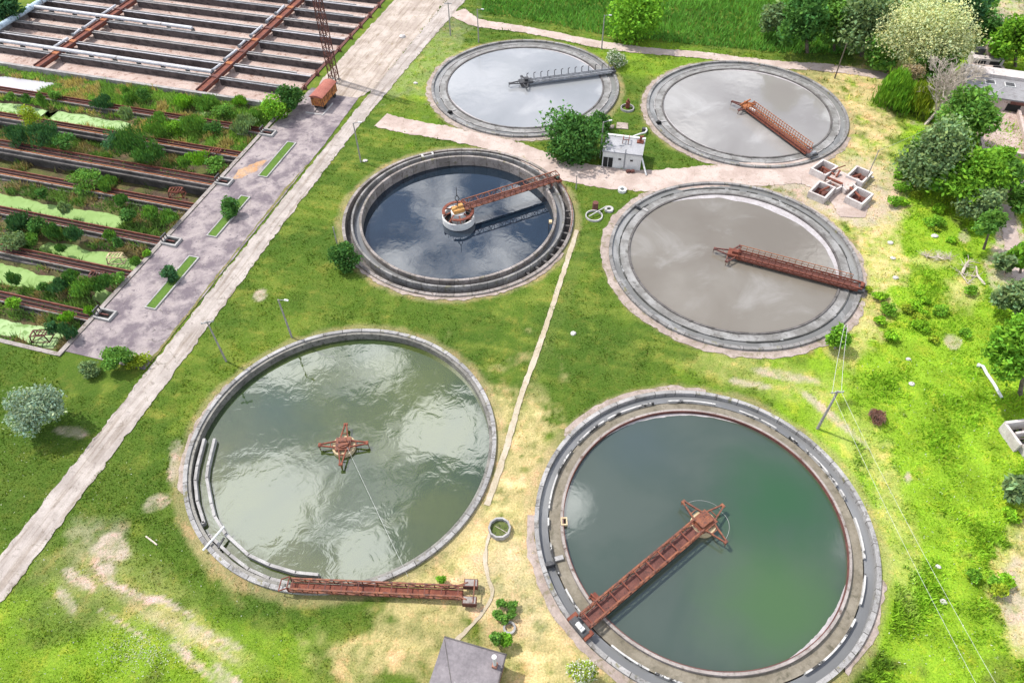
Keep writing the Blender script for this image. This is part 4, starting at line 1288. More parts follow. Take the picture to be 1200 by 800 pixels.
# ------------------------------------------------------------------ planter strips in the yard
for (v0, v1), lab in (((56.2, 68.2), 'planter strip nearest the camera, small bush on its far half'), ((73.2, 84.4), 'middle planter strip with a round bush on it'), ((90.2, 101.6), 'farthest planter strip close to the orange wagon')):
    t = uvthing('planter', lab, 'planter', -73.0, (v0 + v1) / 2, 'kerbed planter strips in the yard')
    k = MB()
    uvbox(k, -73.95, -73.75, v0, v1, .09, .30); uvbox(k, -72.25, -72.05, v0, v1, .09, .30)
    uvbox(k, -73.749, -72.251, v0, v0 + .2, .09, .30); uvbox(k, -73.749, -72.251, v1 - .2, v1, .09, .30)
    k.build('kerb', M['coping'], t, True)
    uvbox(MB(), -73.745, -72.255, v0 + .205, v1 - .205, .09, .24).build('turf', surf('turf', (.075, .15, .015), (.055, .115, .013), (.10, .17, .02), .6, 2, bmp=.8, bd=.1), t, True)

# ------------------------------------------------------------------ orange wagon
wg = uvthing('wagon', 'rusty orange site wagon with a faded red roof standing by the filter beds', 'wagon', -73.2, 116.6)
wg.rotation_euler = (0, 0, AX + math.pi / 2)
wp = surf('orange_peeling_paint', (.36, .135, .035), (.46, .20, .06), (.13, .05, .03), .9, 1.5, (.52, .60))
MB().box((0, 0, 1.95), (6.4, 2.5, 1.9)).build('body', wp, wg)
rf = MB(); nseg = 8
vs = []
for x in (-3.4, 3.4):
    for i in range(nseg + 1):
        f = i / nseg * 2 - 1
        vs.append((x, f * 1.42, 2.905 + .42 * (1 - f * f)))
    vs.append((x, 1.42, 2.85)); vs.append((x, -1.42, 2.85))
m_ = nseg + 3
fs = [(i, i + 1, m_ + i + 1, m_ + i) for i in range(m_ - 1)] + [(m_ - 1, 0, m_, 2 * m_ - 1), tuple(range(m_ - 1, -1, -1)), tuple(range(m_, 2 * m_))]
rf.add(vs, fs).build('roof', surf('faded_red_roof', (.26, .085, .065), (.33, .12, .09), (.17, .07, .055), .8, 1.6, (.56, .7)), wg)
ch = MB().box((0, 0, .86), (6.0, 1.6, .22)).beam((-3.0, 0, .85), (-4.6, 0, .6), .14).build('chassis', M['dark_steel'], wg)
for x in (-2.2, 2.2):
    for y in (-1.0, 1.0): MB().tube((x, y - .13, .48), (x, y + .13, .48), .46, n=16).build('wheel', M['black'], wg)
for x in (-1.9, 0, 1.9): 
    f = MB().box((x, -1.27, 2.15), (1.1, .06, .85)).build('window', M['dark_rust'], wg)
    MB().box((x, -1.31, 2.15), (.9, .03, .65)).build('shutter', M['orange_rust'], f)
MB().box((-3.22, 0, 1.85), (.06, .9, 1.65)).build('door', M['orange_rust'], wg)
for x in (-3.1, -1.0, 1.0, 3.1): MB().box((x, -1.28, 1.95), (.1, .08, 1.9)).build('batten', M['dark_rust'], wg)
for y in (-.9, .9): MB().box((-3.22, y, 1.95), (.08, .1, 1.9)).build('batten', M['dark_rust'], wg)
sl = MB()
uvbox(sl, -75.3, -71.5, 111.8, 112.05, .09, .22); uvbox(sl, -71.7, -71.45, 112.06, 116.5, .09, .22)
o = tag(sl.build('kerb_frame', M['pale_coping']), 'pale concrete kerb on the ground round the near end of the orange wagon', 'kerb')

# ------------------------------------------------------------------ lattice mast
pm = G(392, 95)
mt = thing('lattice_mast', 'tall dark red lattice mast rising behind the orange wagon', 'mast', (pm.x, pm.y, 0), AX)
H_ = 30.0; w0, w1 = 1.5, 1.1
cn4 = [(-1, -1), (1, -1), (1, 1), (-1, 1)]
for a, b in cn4:
    MB().beam((a * w0 / 2, b * w0 / 2, 0), (a * w1 / 2, b * w1 / 2, H_), .16).build('leg', M['dark_rust'], mt)
lt = MB(); nb = 20
for i in range(nb):
    za, zb = H_ * i / nb, H_ * (i + 1) / nb
    wa, wb = w0 + (w1 - w0) * i / nb, w0 + (w1 - w0) * (i + 1) / nb
    for k in range(4):
        p, q = cn4[k], cn4[(k + 1) % 4]
        lt.beam((p[0] * wa / 2, p[1] * wa / 2, za), (q[0] * wa / 2, q[1] * wa / 2, za), .09)
        s_, e_ = (p, q) if i % 2 else (q, p)
        lt.beam((s_[0] * wa / 2, s_[1] * wa / 2, za), (e_[0] * wb / 2, e_[1] * wb / 2, zb), .09)
lt.build('lattice', M['dark_rust'], mt)
for a, b in cn4: MB().box((a * .75, b * .75, .12), (.5, .5, .3)).build('footing', M['concrete'], mt)

# ------------------------------------------------------------------ poles and wires
def pole(base, topy, label, arms=1, lamp=False, r=.15, wood=False):
    g = G(*base); h = height_at(base, topy)
    t = thing('utility_pole', label, 'pole', (g.x, g.y, 0), rnd.uniform(-.4, .4))
    MB().tube((0, 0, -.3), (0, 0, h), r, r * .65, 10).build('shaft', M['wood_pole'] if not wood else M['bark'], t)
    for k in range(arms):
        a = MB().beam((-.8, 0, h - .3 - k * .5), (.8, 0, h - .3 - k * .5), .11).build('crossarm', M['grey_steel'], t)
        for x in (-.7, -.25, .25, .7): MB().tube((x, 0, h - .25 - k * .5), (x, 0, h - .02 - k * .5), .05, n=6).build('insulator', M['white_paint'], a)
    if lamp:
        MB().beam((0, 0, h - .1), (1.0, 0, h + .15), .07).build('lamp_arm', M['grey_steel'], t)
        MB().box((1.25, 0, h + .17), (.6, .25, .14)).build('lamp_head', M['white_paint'], t)
    return Vector((g.x, g.y, h))


pole((265, 423), 376, 'grey pole on the grass above left of the rippled green tank', 1)
pole((342, 395), 351, 'thin grey pole just above the top rim of the rippled green tank', 0, True)
W1_ = pole((958, 502), 458, 'pale pole leaning over the upper right rim of the deep green tank', 1, r=.19)
pole((978, 92), 51, 'bare wooden pole on dry grass right of the pale silty tank', 0, wood=True)
pole((423, 190), 144, 'grey lamp pole on the grass by the road, above the dark blue tank', 0, True)
pole((528, 42), 3, 'left of two poles at the dirt road bend near the top', 1)
pole((561, 50), 11, 'right of two poles at the dirt road bend, beside the pale grey tank', 0, True)
pole((705, 58), 18, 'lamp pole above the white flowering bush at the pale grey tank', 0, True)
W2_ = pole((1013, 215), 176, 'slim pole at the corner of the cross shaped valve chamber', 0, r=.11)
pole((703, 186), 143, 'pale lamp pole between the big round bush and the white hut', 0, True)
pole((398, 297), 266, 'short post standing in the dark bush by the dark blue tank', 0, r=.12)
pole((675, 222), 205, 'short post on the track corner right of the dark blue tank', 0, r=.1)
W0_ = pole((978, 408), 380, 'short pole in the leafy bush at the foot of the brownish tank', 0, r=.13)
far = Vector((46, 2, 6.0))
for i, dx_ in enumerate((-.6, .5)):
    rope('power_cable', 'pale overhead cable strung down the right side past the deep green tank', W1_ + Vector((dx_, 0, -.25)), far + Vector((dx_ * 2, 0, 0)), 1.4, .016).__setitem__('group', 'overhead cables at the right')
    rope('power_cable', 'pale overhead cable strung from the leaning pole towards the brownish tank', W1_ + Vector((dx_, 0, -.25)), W0_ + Vector((dx_ * .4, 0, -.1)), .4, .022).__setitem__('group', 'overhead cables up the right')
rope('power_cable', 'pale overhead cable crossing from the valve chamber pole to the upper lawn', W2_, G(1180, 100, 9), 1.0, .02)

# ------------------------------------------------------------------ white hut
h = height_at((705, 195), 177.5)
a_, b_ = G(705, 195), G(749.5, 200.5)
ex = (b_ - a_); wdt = ex.length; ex.normalize(); ey = Vector((-ex.y, ex.x, 0))
dep = (G(711.5, 159, h) - G(706.5, 177.5, h)).length
ht = thing('hut', 'small white flat roofed hut between the big round bush and the pale silty tank', 'hut', (a_.x, a_.y, 0), math.atan2(ex.y, ex.x))
MB().box((wdt / 2, dep / 2, h / 2), (wdt, dep, h)).build('walls', M['white_paint'], ht)
rf = MB().box((wdt / 2, dep / 2, h + .12), (wdt + .3, dep + .3, .22)).build('roof', M['hut_roof'], ht)
MB().box((wdt / 2, dep - .1, h + .33), (wdt + .3, .5, .2)).build('parapet', M['white_paint'], rf)
MB().box((1.05, -.03, h * .35), (1.7, .08, h * .62)).build('doorway', M['black'], ht)
MB().box((1.05, -.09, h * .35), (.07, .05, h * .62)).build('door_post', M['white_paint'], ht)
for x in (3.1, 5.2):
    MB().box((x, -.02, h * .62), (.5, .06, .35)).build('window', M['glass'], ht)
MB().tube((4.0, -.09, .3), (4.0, -.09, h + 1.0), .09, n=8).build('drainpipe', M['grey_steel'], ht)
MB().tube((wdt + .05, .4, h * .8), (wdt + 1.3, -1.2, .15), .16, n=8).build('slanting_pipe', M['white_paint'], ht)
fr = MB()
for x in (3.1, 4.1):
    fr.beam((x, dep * .55, h + .2), (x, dep * .55, h + 1.1), .12); fr.beam((x, dep * .8, h + .2), (x, dep * .8, h + 1.1), .12); fr.beam((x, dep * .5, h + 1.1), (x, dep * .85, h + 1.1), .1)
fr.beam((3.1, dep * .55, h + 1.1), (4.1, dep * .55, h + 1.1), .1)
fr.build('roof_frame', M['rust'], rf)
o = MB().tube((wdt - .7, dep * .75, h + .22), (wdt - .7, dep * .75, h + 1.5), .22, n=10).box((wdt - .7, dep * .75, h + .35), (1.2, .9, .25)).tube((wdt - .7, dep * .75, h + 1.3), (wdt - .2, dep * .75, h + 1.5), .18, n=10).build('vent', M['rust'], rf)
o = thing('pipe_elbow', 'white curved pipe on the grass behind the white hut', 'pipe', G(752, 156))
bp = [G(742, 160, .5), G(750, 157, .6), G(756, 155.5, .6), G(758, 153, .5), G(757, 150.5, .1)]
MB().path(bp, .17, 8).build('pipe', M['white_paint'], o, True)
MB().cyl((G(754, 155).x, G(754, 155).y), .35, 0, .9, 14).build('stub', M['dark_steel'], o, True)
o = thing('pipe_heap', 'two small rusty drums in front of the white hut', 'drums', G(739, 203))
for x in (736, 741):
    p = G(x, 203)
    MB().tube((p.x - .3, p.y, .35), (p.x + .3, p.y + .2, .35), .3, n=12).build('drum', M['dark_rust'], o, True)
o = tag(MB().prism([tuple((G(x, y)).xy) for x, y in ((723, 144), (736, 145), (736, 152), (722, 151))][::-1], .02, .16).build('slab', M['apron']), 'pale concrete slab in the grass behind the white hut', 'slab')
o = tag(MB().prism([tuple((G(x, y)).xy) for x, y in ((715, 147), (720, 147), (719, 151), (714, 151))][::-1], .02, .14).build('slab', M['apron']), 'small square slab next to the larger slab behind the hut', 'slab')

# ------------------------------------------------------------------ grey roofed building at the lower edge
h = 3.2
c0, c1 = G(521, 745, h), G(594, 766, h)
ex = (c1 - c0); wdt = ex.length; ex.normalize()
dep = 6.4
bl = thing('pump_house', 'low building with a flat grey felt roof at the bottom edge of the picture', 'building', (c0.x, c0.y, 0), math.atan2(ex.y, ex.x))
MB().box((wdt / 2, -dep / 2, h / 2 - .1), (wdt - .5, dep - .5, h - .2)).build('walls', M['brick'], bl)
rf = MB()
rf.prism([(0, 0), (0, -dep), (wdt, -dep), (wdt, 0)][::1], h - .2, h)
rf = rf.build('roof', M['roof_felt'], bl)
MB().beam((0.1, -.3, h + .01), (wdt * .52, -dep, h + .01), .07, .03).build('felt_seam', M['dark_concrete'], rf)
MB().box((wdt / 2, -.06, h + .04), (wdt, .12, .09)).box((wdt - .06, -dep / 2 - .07, h + .04), (.12, dep - .14, .09)).build('eaves_trim', M['dark_concrete'], rf)
cq = G(580, 780, h) - Vector((c0.x, c0.y, 0))
cx_, cy_ = cq.x * ex.x + cq.y * ex.y, -cq.x * ex.y + cq.y * ex.x
cc = MB().box((cx_, cy_, h + .25), (.5, .5, .5)).build('chimney_base', M['brick'], rf)
MB().tube((cx_, cy_, h + .5), (cx_, cy_, h + 2.6), .17, n=12).tube((cx_, cy_, h + 2.55), (cx_, cy_, h + 2.75), .24, n=12).build('chimney', M['white_paint'], rf)
MB().box((wdt - .23, -3.2, 1.6), (.06, 1.2, 1.1)).build('window', M['glass'], bl)

# ------------------------------------------------------------------ manholes
def manhole(x, y, r, hgt, label, mat='coping', fill=None, n=28, wd=.16):
    g = G(x, y)
    t = thing('manhole', label, 'manhole', (g.x, g.y, 0))
    MB().ring(r - wd, r, -1.0, hgt, n=n).build('ring', M[mat], t)
    MB().disc(r - wd, hgt - .5 if fill else -.9, n).build('shaft_floor', fill or M['black'], t)
    return t


t = manhole(585.5, 621, 1.32, .75, 'large open concrete manhole ring on dry grass between the two green tanks', 'coping', surf('weedy_bottom', (.07, .10, .02), (.11, .13, .04), (.04, .05, .02), 1, 3), 10, .2)
MB().beam((-.5, .4, .28), (.9, -.6, .5), .05).build('stick', M['dead_wood'], t)
t = manhole(696, 254, 1.45, .35, 'open manhole ring with a pale pole across it right of the dark blue tank', 'pale_coping')
MB().beam((-.9, -.5, .5), (2.2, 1.6, .9), .14).build('pole', M['pale_coping'], t)
MB().cyl((.35, 1.9), .5, -.2, 1.5, 16).build('standpipe', M['dark_rust'], t)
manhole(713.5, 246.5, .75, .4, 'small manhole with a black hole next to the ring with a pale pole', 'pale_coping', wd=.38)
manhole(729, 224, .75, .5, 'small white manhole on the grass below the pinkish track', 'white_paint', wd=.35)
t = manhole(735, 128, 1.35, .45, 'round concrete pit with a rusty pump beside the pale silty tank', 'coping', M['soil'])
MB().cyl((.1, .5), .42, 0, 1.3, 14).tube((.1, .5, 1.2), (.1, .5, 1.9), .2, n=10).box((.1, .5, 1.3), (.8, .5, .25)).build('pump', M['rust'], t)
manhole(597, 736, .68, .35, 'small manhole with a dark hole among garden shrubs by the pump house', 'coping', wd=.22)

# ------------------------------------------------------------------ cross shaped valve chamber
r9 = random.Random(9)
c0 = G(986, 216)
vc = thing('valve_chamber', 'white cross shaped concrete chamber with four open pits and rusty pipes', 'valve chamber', (c0.x, c0.y, 0))
for (x, y), rz in (((963.5, 203), 42), ((961, 229), 48), ((1004.5, 236), 44), ((1004.5, 211), 46)):
    p = G(x, y) - c0; r = R(rz) ; cs, sn = math.cos(r), math.sin(r)
    b = MB(); hw, hd, tt, hh = 2.05, 1.55, .34, 1.3
    for (lx, ly, sx_, sy_) in ((0, hd - tt / 2, 2 * hw, tt), (0, -hd + tt / 2, 2 * hw, tt), (hw - tt / 2, 0, tt, 2 * hd - 2 * tt - .004), (-hw + tt / 2, 0, tt, 2 * hd - 2 * tt - .004)):
        b.box((p.x + lx * cs - ly * sn, p.y + lx * sn + ly * cs, hh / 2 - .1), (sx_, sy_, hh + .2), r)
    pit = b.build('pit', M['ruin'], vc)
    MB().box((p.x, p.y, .1), (2 * hw - 2 * tt, 2 * hd - 2 * tt, .1), r).build('pit_floor', M['dark_rust'], pit)
    MB().tube((p.x * .45, p.y * .45, .95), (p.x * 1.05, p.y * 1.05, 1.1), .2, n=10).tube((p.x * 1.05, p.y * 1.05, 1.2), (p.x * 1.05, p.y * 1.05, .2), .22, n=10).build('pipe', M['rust'], vc)
MB().box((0, .2, .42), (4.2, 4.2, .95), R(45)).build('slab', M['pink_concrete'], vc)
for x, y in ((963.5, 203), (961, 229), (1004.5, 236), (1004.5, 211)):
    p = G(x, y) - c0
    d_ = Vector((p.x, p.y, 0)); l_ = d_.length - 2.2; d_.normalize()
    for s_ in (-1, 1):
        n_ = Vector((-d_.y, d_.x, 0)) * s_ * 1.1
        MB().beam(n_ + d_ * 1.2 + Vector((0, 0, .5)), n_ + d_ * l_ + Vector((0, 0, .5)), .26, 1.0).build('channel_wall', M['ruin'], vc)
MB().beam((-3.2, 1.4, 1.3), (1.4, 3.6, 1.4), .14).tube((-2.6, .6, 1.1), (-.6, -1.4, 1.1), .2, n=10).beam((-1.0, .8, 1.0), (-.2, 1.8, 1.6), .3).build('valve_gear', M['rust'], vc)

# ------------------------------------------------------------------ buildings and ruins at the right
h = 2.4
q = [G(1129, 88, h), G(1210, 96, h), G(1210, 117, h), G(1126, 101, h)]
e1 = (q[1] - q[0]).normalized()
wb_ = thing('workshop', 'long grey roofed workshop with two dark roof hatches behind the trees at the right', 'building', (q[0].x, q[0].y, 0), R(-19))
o_ = q[0]
L_, D_ = 26.0, 8.0
MB().box((L_ / 2, -D_ / 2, h / 2), (L_ - .4, D_ - .4, h)).build('walls', M['pink_concrete'], wb_)
rr_ = MB().box((L_ / 2, -D_ / 2, h + .13), (L_, D_, .25)).build('roof', surf('workshop_roof', (.19, .185, .195), (.25, .245, .255), (.14, .13, .13), .3, .9, (.54, .68)), wb_)
MB().box((L_ / 2, 1.6, h / 2 + .45), (L_, 3.1, h + .9)).build('upper_block', M['ruin'], wb_)
for x in (4.6, 8.2):
    hk = MB().box((x, -2.2, h + .33), (1.9, 1.6, .16)).build('hatch', M['white_paint'], rr_)
    MB().box((x, -2.2, h + .43), (1.6, 1.3, .05)).build('hatch_lid', M['dark_steel'], hk)
MB().box((L_ / 2 + 4, -D_ - .05, h - .35), (L_ - 8, .2, .5)).build('beam', M['dark_rust'], wb_)
for x in (7.5, 12.5, 17.5):
    MB().box((x + 1.4, -D_ + .17, 1.0), (2.4, .12, 1.5)).build('opening', M['black'], wb_)
# drying beds below the workshop
db = thing('drying_bed', 'tan floored drying beds with low concrete walls below the workshop', 'drying beds', G(1175, 150), R(-19))
dl = MB(); k = 15
MB().box((5, -1, .06), (19, 17, .12)).build('bed_floor', M['bed_sand'], db)
for x in (-4.6, 3.2, 11.0): MB().box((x, -1, .5), (.5, 17, .9)).build('partition', M['pink_concrete'], db)
for y in (-9.7, 7.8): MB().box((5, y, .5), (20, .5, 1.0)).build('end_wall', M['pink_concrete'], db)
# brick chamber with a tank on top behind
p = G(1152, 76)
rn = thing('brick_chamber', 'broken brick and concrete chamber topped by a pale round tank behind the workshop', 'ruin', (p.x, p.y, 0), R(-12))
MB().box((0, 0, 1.0), (6.0, 3.2, 2.0)).build('walls', M['ruin'], rn)
MB().box((-1.4, -1.62, 1.0), (2.0, .1, 1.2)).box((1.4, -1.62, 1.0), (2.0, .1, 1.2)).build('openings', M['black'], rn)
MB().box((0, -2.6, .45), (6.6, 1.8, .9)).build('lower_block', M['pink_concrete'], rn)
MB().box((-1.5, -2.7, .93), (2.0, 1.0, .06)).box((1.8, -2.7, .93), (1.6, 1.0, .06)).build('pits', M['black'], rn)
for x in (-1.6, 1.9): MB().box((x, .8, 2.6), (1.7, 1.2, 1.2)).build('turret', M['dark_steel'], rn)
MB().cyl((0, .9), .9, 2.0, 4.2, 18).cyl((0, .9), .95, 4.2, 4.5, 18, .5).build('round_tank', M['pink_concrete'], rn)
# ruin at the right margin
p = G(1192, 520)
ru = thing('ruin', 'broken roofless pale concrete ruin at the right edge of the lawn', 'ruin', (p.x, p.y, 0), R(8))
for (x, y, sx_, sy_, hh) in ((-1.0, 0.6, .35, 3.2, 1.6), (.8, 2.25, 3.6, .35, 1.7), (1.2, .9, 3.0, .3, 1.3), (1.4, -.6, 2.4, .3, 1.1), (-.3, -1.9, .35, 2.2, 1.2), (1.2, -2.4, 2.6, .3, 1.0), (.6, -4.0, .4, 2.6, .9)):
    MB().box((x, y, hh / 2 - .1), (sx_, sy_, hh + .2), rnd.uniform(-.05, .05)).build('wall', M['ruin'], ru)
MB().box((1.3, -.2, .05), (3.4, 4.6, .1)).build('floor', M['pink_concrete'], ru)
MB().box((1.0, 1.55, .12), (1.6, .8, .05)).box((1.2, .1, .12), (1.8, .7, .05)).build('pit', M['black'], ru)
p = G(1197, 228)
rs = thing('concrete_stack', 'stack of pale concrete slabs at the right edge below the drying beds', 'slabs', (p.x, p.y, 0), R(-15))
for k in range(4): MB().box((rnd.uniform(-.3, .3), rnd.uniform(-.3, .3), .3 + k * .6), (3.0 - k * .3, 2.4 - k * .2, .4), rnd.uniform(-.1, .1)).build('slab', M['pink_concrete'], rs)
MB().box((-.6, -.6, .9), (2.0, 1.4, 1.6)).build('core', M['dark_rust'], rs)
# white pipe in the grass
pts = [G(1148, 428, .25), G(1152, 429, .3), G(1156, 437, .25), G(1165, 450, .2), G(1174, 466, .15)]
o = thing('white_pipe', 'white bent pipe lying in the grass under the right hand tree', 'pipe', pts[2])
MB().path(pts, .2, 10).build('pipe', M['white_paint'], o, True)
MB().tube(pts[0], pts[0] + Vector((-.25, .1, 0)), .28, n=12).build('flange', M['white_paint'], o, True)
# leaning broken slab beside the dry tree
p = G(1103, 92)
o = thing('broken_trunk', 'pale splintered broken trunk leaning beside the dry tree', 'trunk', (p.x, p.y, 0))
for k in range(5):
    MB().tube((k * .45 - 1, rnd.uniform(-.3, .3), 0), (k * .5 + .3, 1.2 + rnd.uniform(-.4, .4), 4.2 + rnd.uniform(-1, .8)), .42, .15, 7).build('splinter', M['dead_wood'], o)
# cross pipe of rusty remains on the pinkish ground


# ------------------------------------------------------------------ vegetation
def quads_at(pos, size, rng, up=.35, aspect=1.0):
    n = len(pos)
    nrm = rng.normal(size=(n, 3)); nrm[:, 2] = np.abs(nrm[:, 2]) + up
    nrm /= np.linalg.norm(nrm, axis=1)[:, None]
    t = rng.normal(size=(n, 3)); t -= nrm * (t * nrm).sum(1)[:, None]
    t /= np.linalg.norm(t, axis=1)[:, None]
    b = np.cross(nrm, t)
    s = (size * rng.uniform(.45, 1.6, n))[:, None]
    t = t * s * aspect; b = b * s
    return np.stack([pos - t, pos - b * .55, pos + t, pos + b * .55], 1).reshape(-1, 3)


def crown_points(n, rx, ry, rz, rng, lumps, droop=0.0, fill=.35):
    """points through the volume of several clumps that make up one uneven crown"""
    cs = []
    for i in range(lumps):
        a = i * 2.39996 + rng.uniform(-.4, .4)
        zf = rng.uniform(-.75, .95)
        rr = math.sqrt(max(0, 1 - zf * zf)) * rng.uniform(.32, .72)
        cs.append((math.cos(a) * rr, math.sin(a) * rr, zf * .72))
    cs = np.array(cs); ls = rng.uniform(.30, .52, lumps) if lumps > 9 else rng.uniform(.42, .62, lumps)
    w_ = ls ** 2.2; w_ /= w_.sum()
    pick = rng.choice(lumps, n, p=w_)
    d = rng.normal(size=(n, 3)); d /= np.linalg.norm(d, axis=1)[:, None]
    rad = ls[pick] * np.where(rng.random(n) < fill, rng.random(n) ** .5, np.where(rng.random(n) < .16, rng.uniform(1.05, 1.5, n), rng.uniform(.85, 1.1, n)))
    p = cs[pick] + d * rad[:, None]
    tint = (.72 + .5 * rng.random(lumps))[pick]
    p *= np.array((rx, ry, rz))
    if droop: p[:, 2] -= droop * (np.hypot(p[:, 0] / rx, p[:, 1] / ry) ** 2) * rz
    return p, tint, cs * np.array((rx, ry, rz))


def tint_cols(tint, rng, per=4, var=.35, warm=.12):
    n = len(tint)
    k = tint * rng.uniform(1 - var, 1 + var, n)
    w_ = rng.uniform(-warm, warm, n)
    c = np.stack([k * (1 + w_ * 1.5), k * (1 + w_ * .3), k * (1 - w_)], 1)
    return np.repeat(c, per, 0)


def plant(name, label, cat, base, ctr, rx_px, ry_px, leaf, n, lumps, seed, group=None, leafsize=.26, tree=True, droop=0.0, blossom=None, aspect=1.0, fill=.35):
    """a tree or bush whose foot stands at base; its crown is centred over ctr with the given extent"""
    rng = np.random.default_rng(seed)
    g = G(*base); m_ = mpp(*base)
    rx = rx_px * m_
    lo, hi = 0.0, 40.0
    for _ in range(40):
        z = (lo + hi) / 2
        if proj(g.x, g.y, z)[1] > ctr[1]: lo = z
        else: hi = z
    el = math.atan2(CAM_Z, math.hypot(g.x, g.y))
    # the projected half height mixes the crown's height and its depth
    ryw = ry_px * m_
    rz = math.sqrt(max((ryw ** 2 - (rx * .95 * math.sin(el)) ** 2), (.45 * rx) ** 2 * .5)) / math.cos(el)
    rz = min(max(rz, .5 * rx), 1.5 * rx)
    zc_ = max(lo, rz * .75)
    off = G(ctr[0], ctr[1], zc_) - g
    cx_ = off.x
    o = thing(name, label, cat, (g.x, g.y, 0), 0, group)
    p, tint, cs = crown_points(n, rx, rx * .95, rz, rng, lumps, droop, fill)
    p[:, 0] += cx_; p[:, 2] += zc_
    p[:, 2] = np.maximum(p[:, 2], .12 + .25 * rng.random(n))
    vq = quads_at(p, leafsize, rng, aspect=aspect)
    if aspect > 1.5:           # hanging leaves
        q4 = vq.reshape(-1, 4, 3); c_ = p[:, None, :]
        rel = q4 - c_
        L = leafsize * aspect
        hang = np.stack([rng.normal(0, .15, n), rng.normal(0, .15, n), -np.ones(n)], 1)
        side = np.cross(hang, rng.normal(size=(n, 3))); side /= np.linalg.norm(side, axis=1)[:, None]
        s_ = rng.uniform(.6, 1.3, n)[:, None]
        vq = np.stack([p - hang * L * s_, p + side * leafsize * .5, p + hang * L * s_, p - side * leafsize * .5], 1).reshape(-1, 3)
    np_mesh('crown' if tree else 'foliage', vq, 4, LEAF[leaf], o, {'tint': tint_cols(tint, rng, 4, .22 if leaf == 'pale' else .35)})
    if blossom:
        nb_ = int(n * .8)
        pb, tb, _ = crown_points(nb_, rx * 1.04, rx * .99, rz * 1.05, np.random.default_rng(seed), lumps, droop, .05)
        pb[:, 0] += cx_; pb[:, 2] += zc_; pb = pb[pb[:, 2] > zc_ - rz * .5]
        np_mesh('blossom', quads_at(pb, leafsize * .7, rng), 4, LEAF[blossom], o, {'tint': tint_cols(np.ones(len(pb)), rng, 4, .12, .03)})
    tk = MB()
    if tree:
        rt = .06 * rx + .10
        tk.tube((0, 0, -.2), (cx_ * .5, 0, zc_ * .6), rt, rt * .65, 8)
        tk.tube((cx_ * .5, 0, zc_ * .6), (cx_, 0, zc_ + rz * .3), rt * .65, rt * .25, 7)
        for c_ in cs[:min(lumps, 7)]:
            tk.tube((cx_ * .5, 0, zc_ * .6), (cx_ + c_[0] * .9, c_[1] * .9, zc_ + c_[2] * .9), rt * .4, rt * .1, 6)
        tk.build('trunk', M['bark'], o)
    else:
        for k in range(5):
            a = k * 1.26 + seed
            tk.tube((.1 * math.cos(a), .1 * math.sin(a), -.1), (cx_ + rx * .5 * math.cos(a), rx * .5 * math.sin(a), zc_ + rz * .3), .045, .02, 5)
        tk.build('stems', M['bark'], o)
    return o


TG = None
plant('broadleaf_tree', 'dark yellow green tree standing in the reeds above the dirt road', 'tree', (748, 46), (746, 14), 33, 34, 'bright', 5200, 16, 101, leafsize=.36)
plant('willow_tree', 'huge pale silvery willow crown at the upper right', 'tree', (1072, 92), (1086, 42), 53, 42, 'pale', 24000, 30, 102, leafsize=.20, fill=.4)
plant('weeping_willow', 'bright green weeping willow with hanging branches below the pale crown', 'tree', (1060, 124), (1053, 104), 29, 24, 'bright', 5200, 16, 103, leafsize=.2, droop=.5, aspect=3.4)
plant('weeping_willow', 'smaller yellowish weeping willow between the bright willow and the dry tree', 'tree', (1083, 133), (1080, 112), 18, 18, 'yellow', 2200, 9, 104, leafsize=.18, droop=.5, aspect=3.2)
plant('broadleaf_tree', 'round mid green tree directly in front of the workshop roof', 'tree', (1141, 172), (1137, 136), 33, 31, 'mid', 6200, 18, 105, leafsize=.32)
plant('broadleaf_tree', 'grey green tree left of the round tree at the right group', 'tree', (1104, 222), (1098, 182), 36, 36, 'grey', 6800, 18, 106, leafsize=.32)
plant('broadleaf_tree', 'vivid green spreading tree in the middle of the right hand group', 'tree', (1140, 238), (1140, 204), 44, 30, 'bright', 7200, 18, 107, leafsize=.34)
plant('broadleaf_tree', 'olive round topped tree at the lower edge of the right hand group', 'tree', (1152, 262), (1152, 236), 25, 20, 'grey', 3000, 11, 108, leafsize=.28)
plant('young_tree', 'small single tree with a bare stem and a sharp shadow on the lawn', 'tree', (1153, 292), (1160, 262), 15, 13, 'mid', 1500, 8, 109, leafsize=.25)
plant('broadleaf_tree', 'dark tree squeezed between the vivid tree and the drying beds', 'tree', (1184, 228), (1184, 205), 16, 20, 'mid', 1800, 8, 110, leafsize=.28)
plant('broadleaf_tree', 'dull green tree at the right margin above the vivid one', 'tree', (1192, 372), (1190, 348), 24, 24, 'grey', 3600, 12, 111, leafsize=.28)
plant('broadleaf_tree', 'vivid green tree at the right margin above the broken ruin', 'tree', (1196, 462), (1196, 405), 32, 52, 'bright', 7200, 18, 112, leafsize=.30)
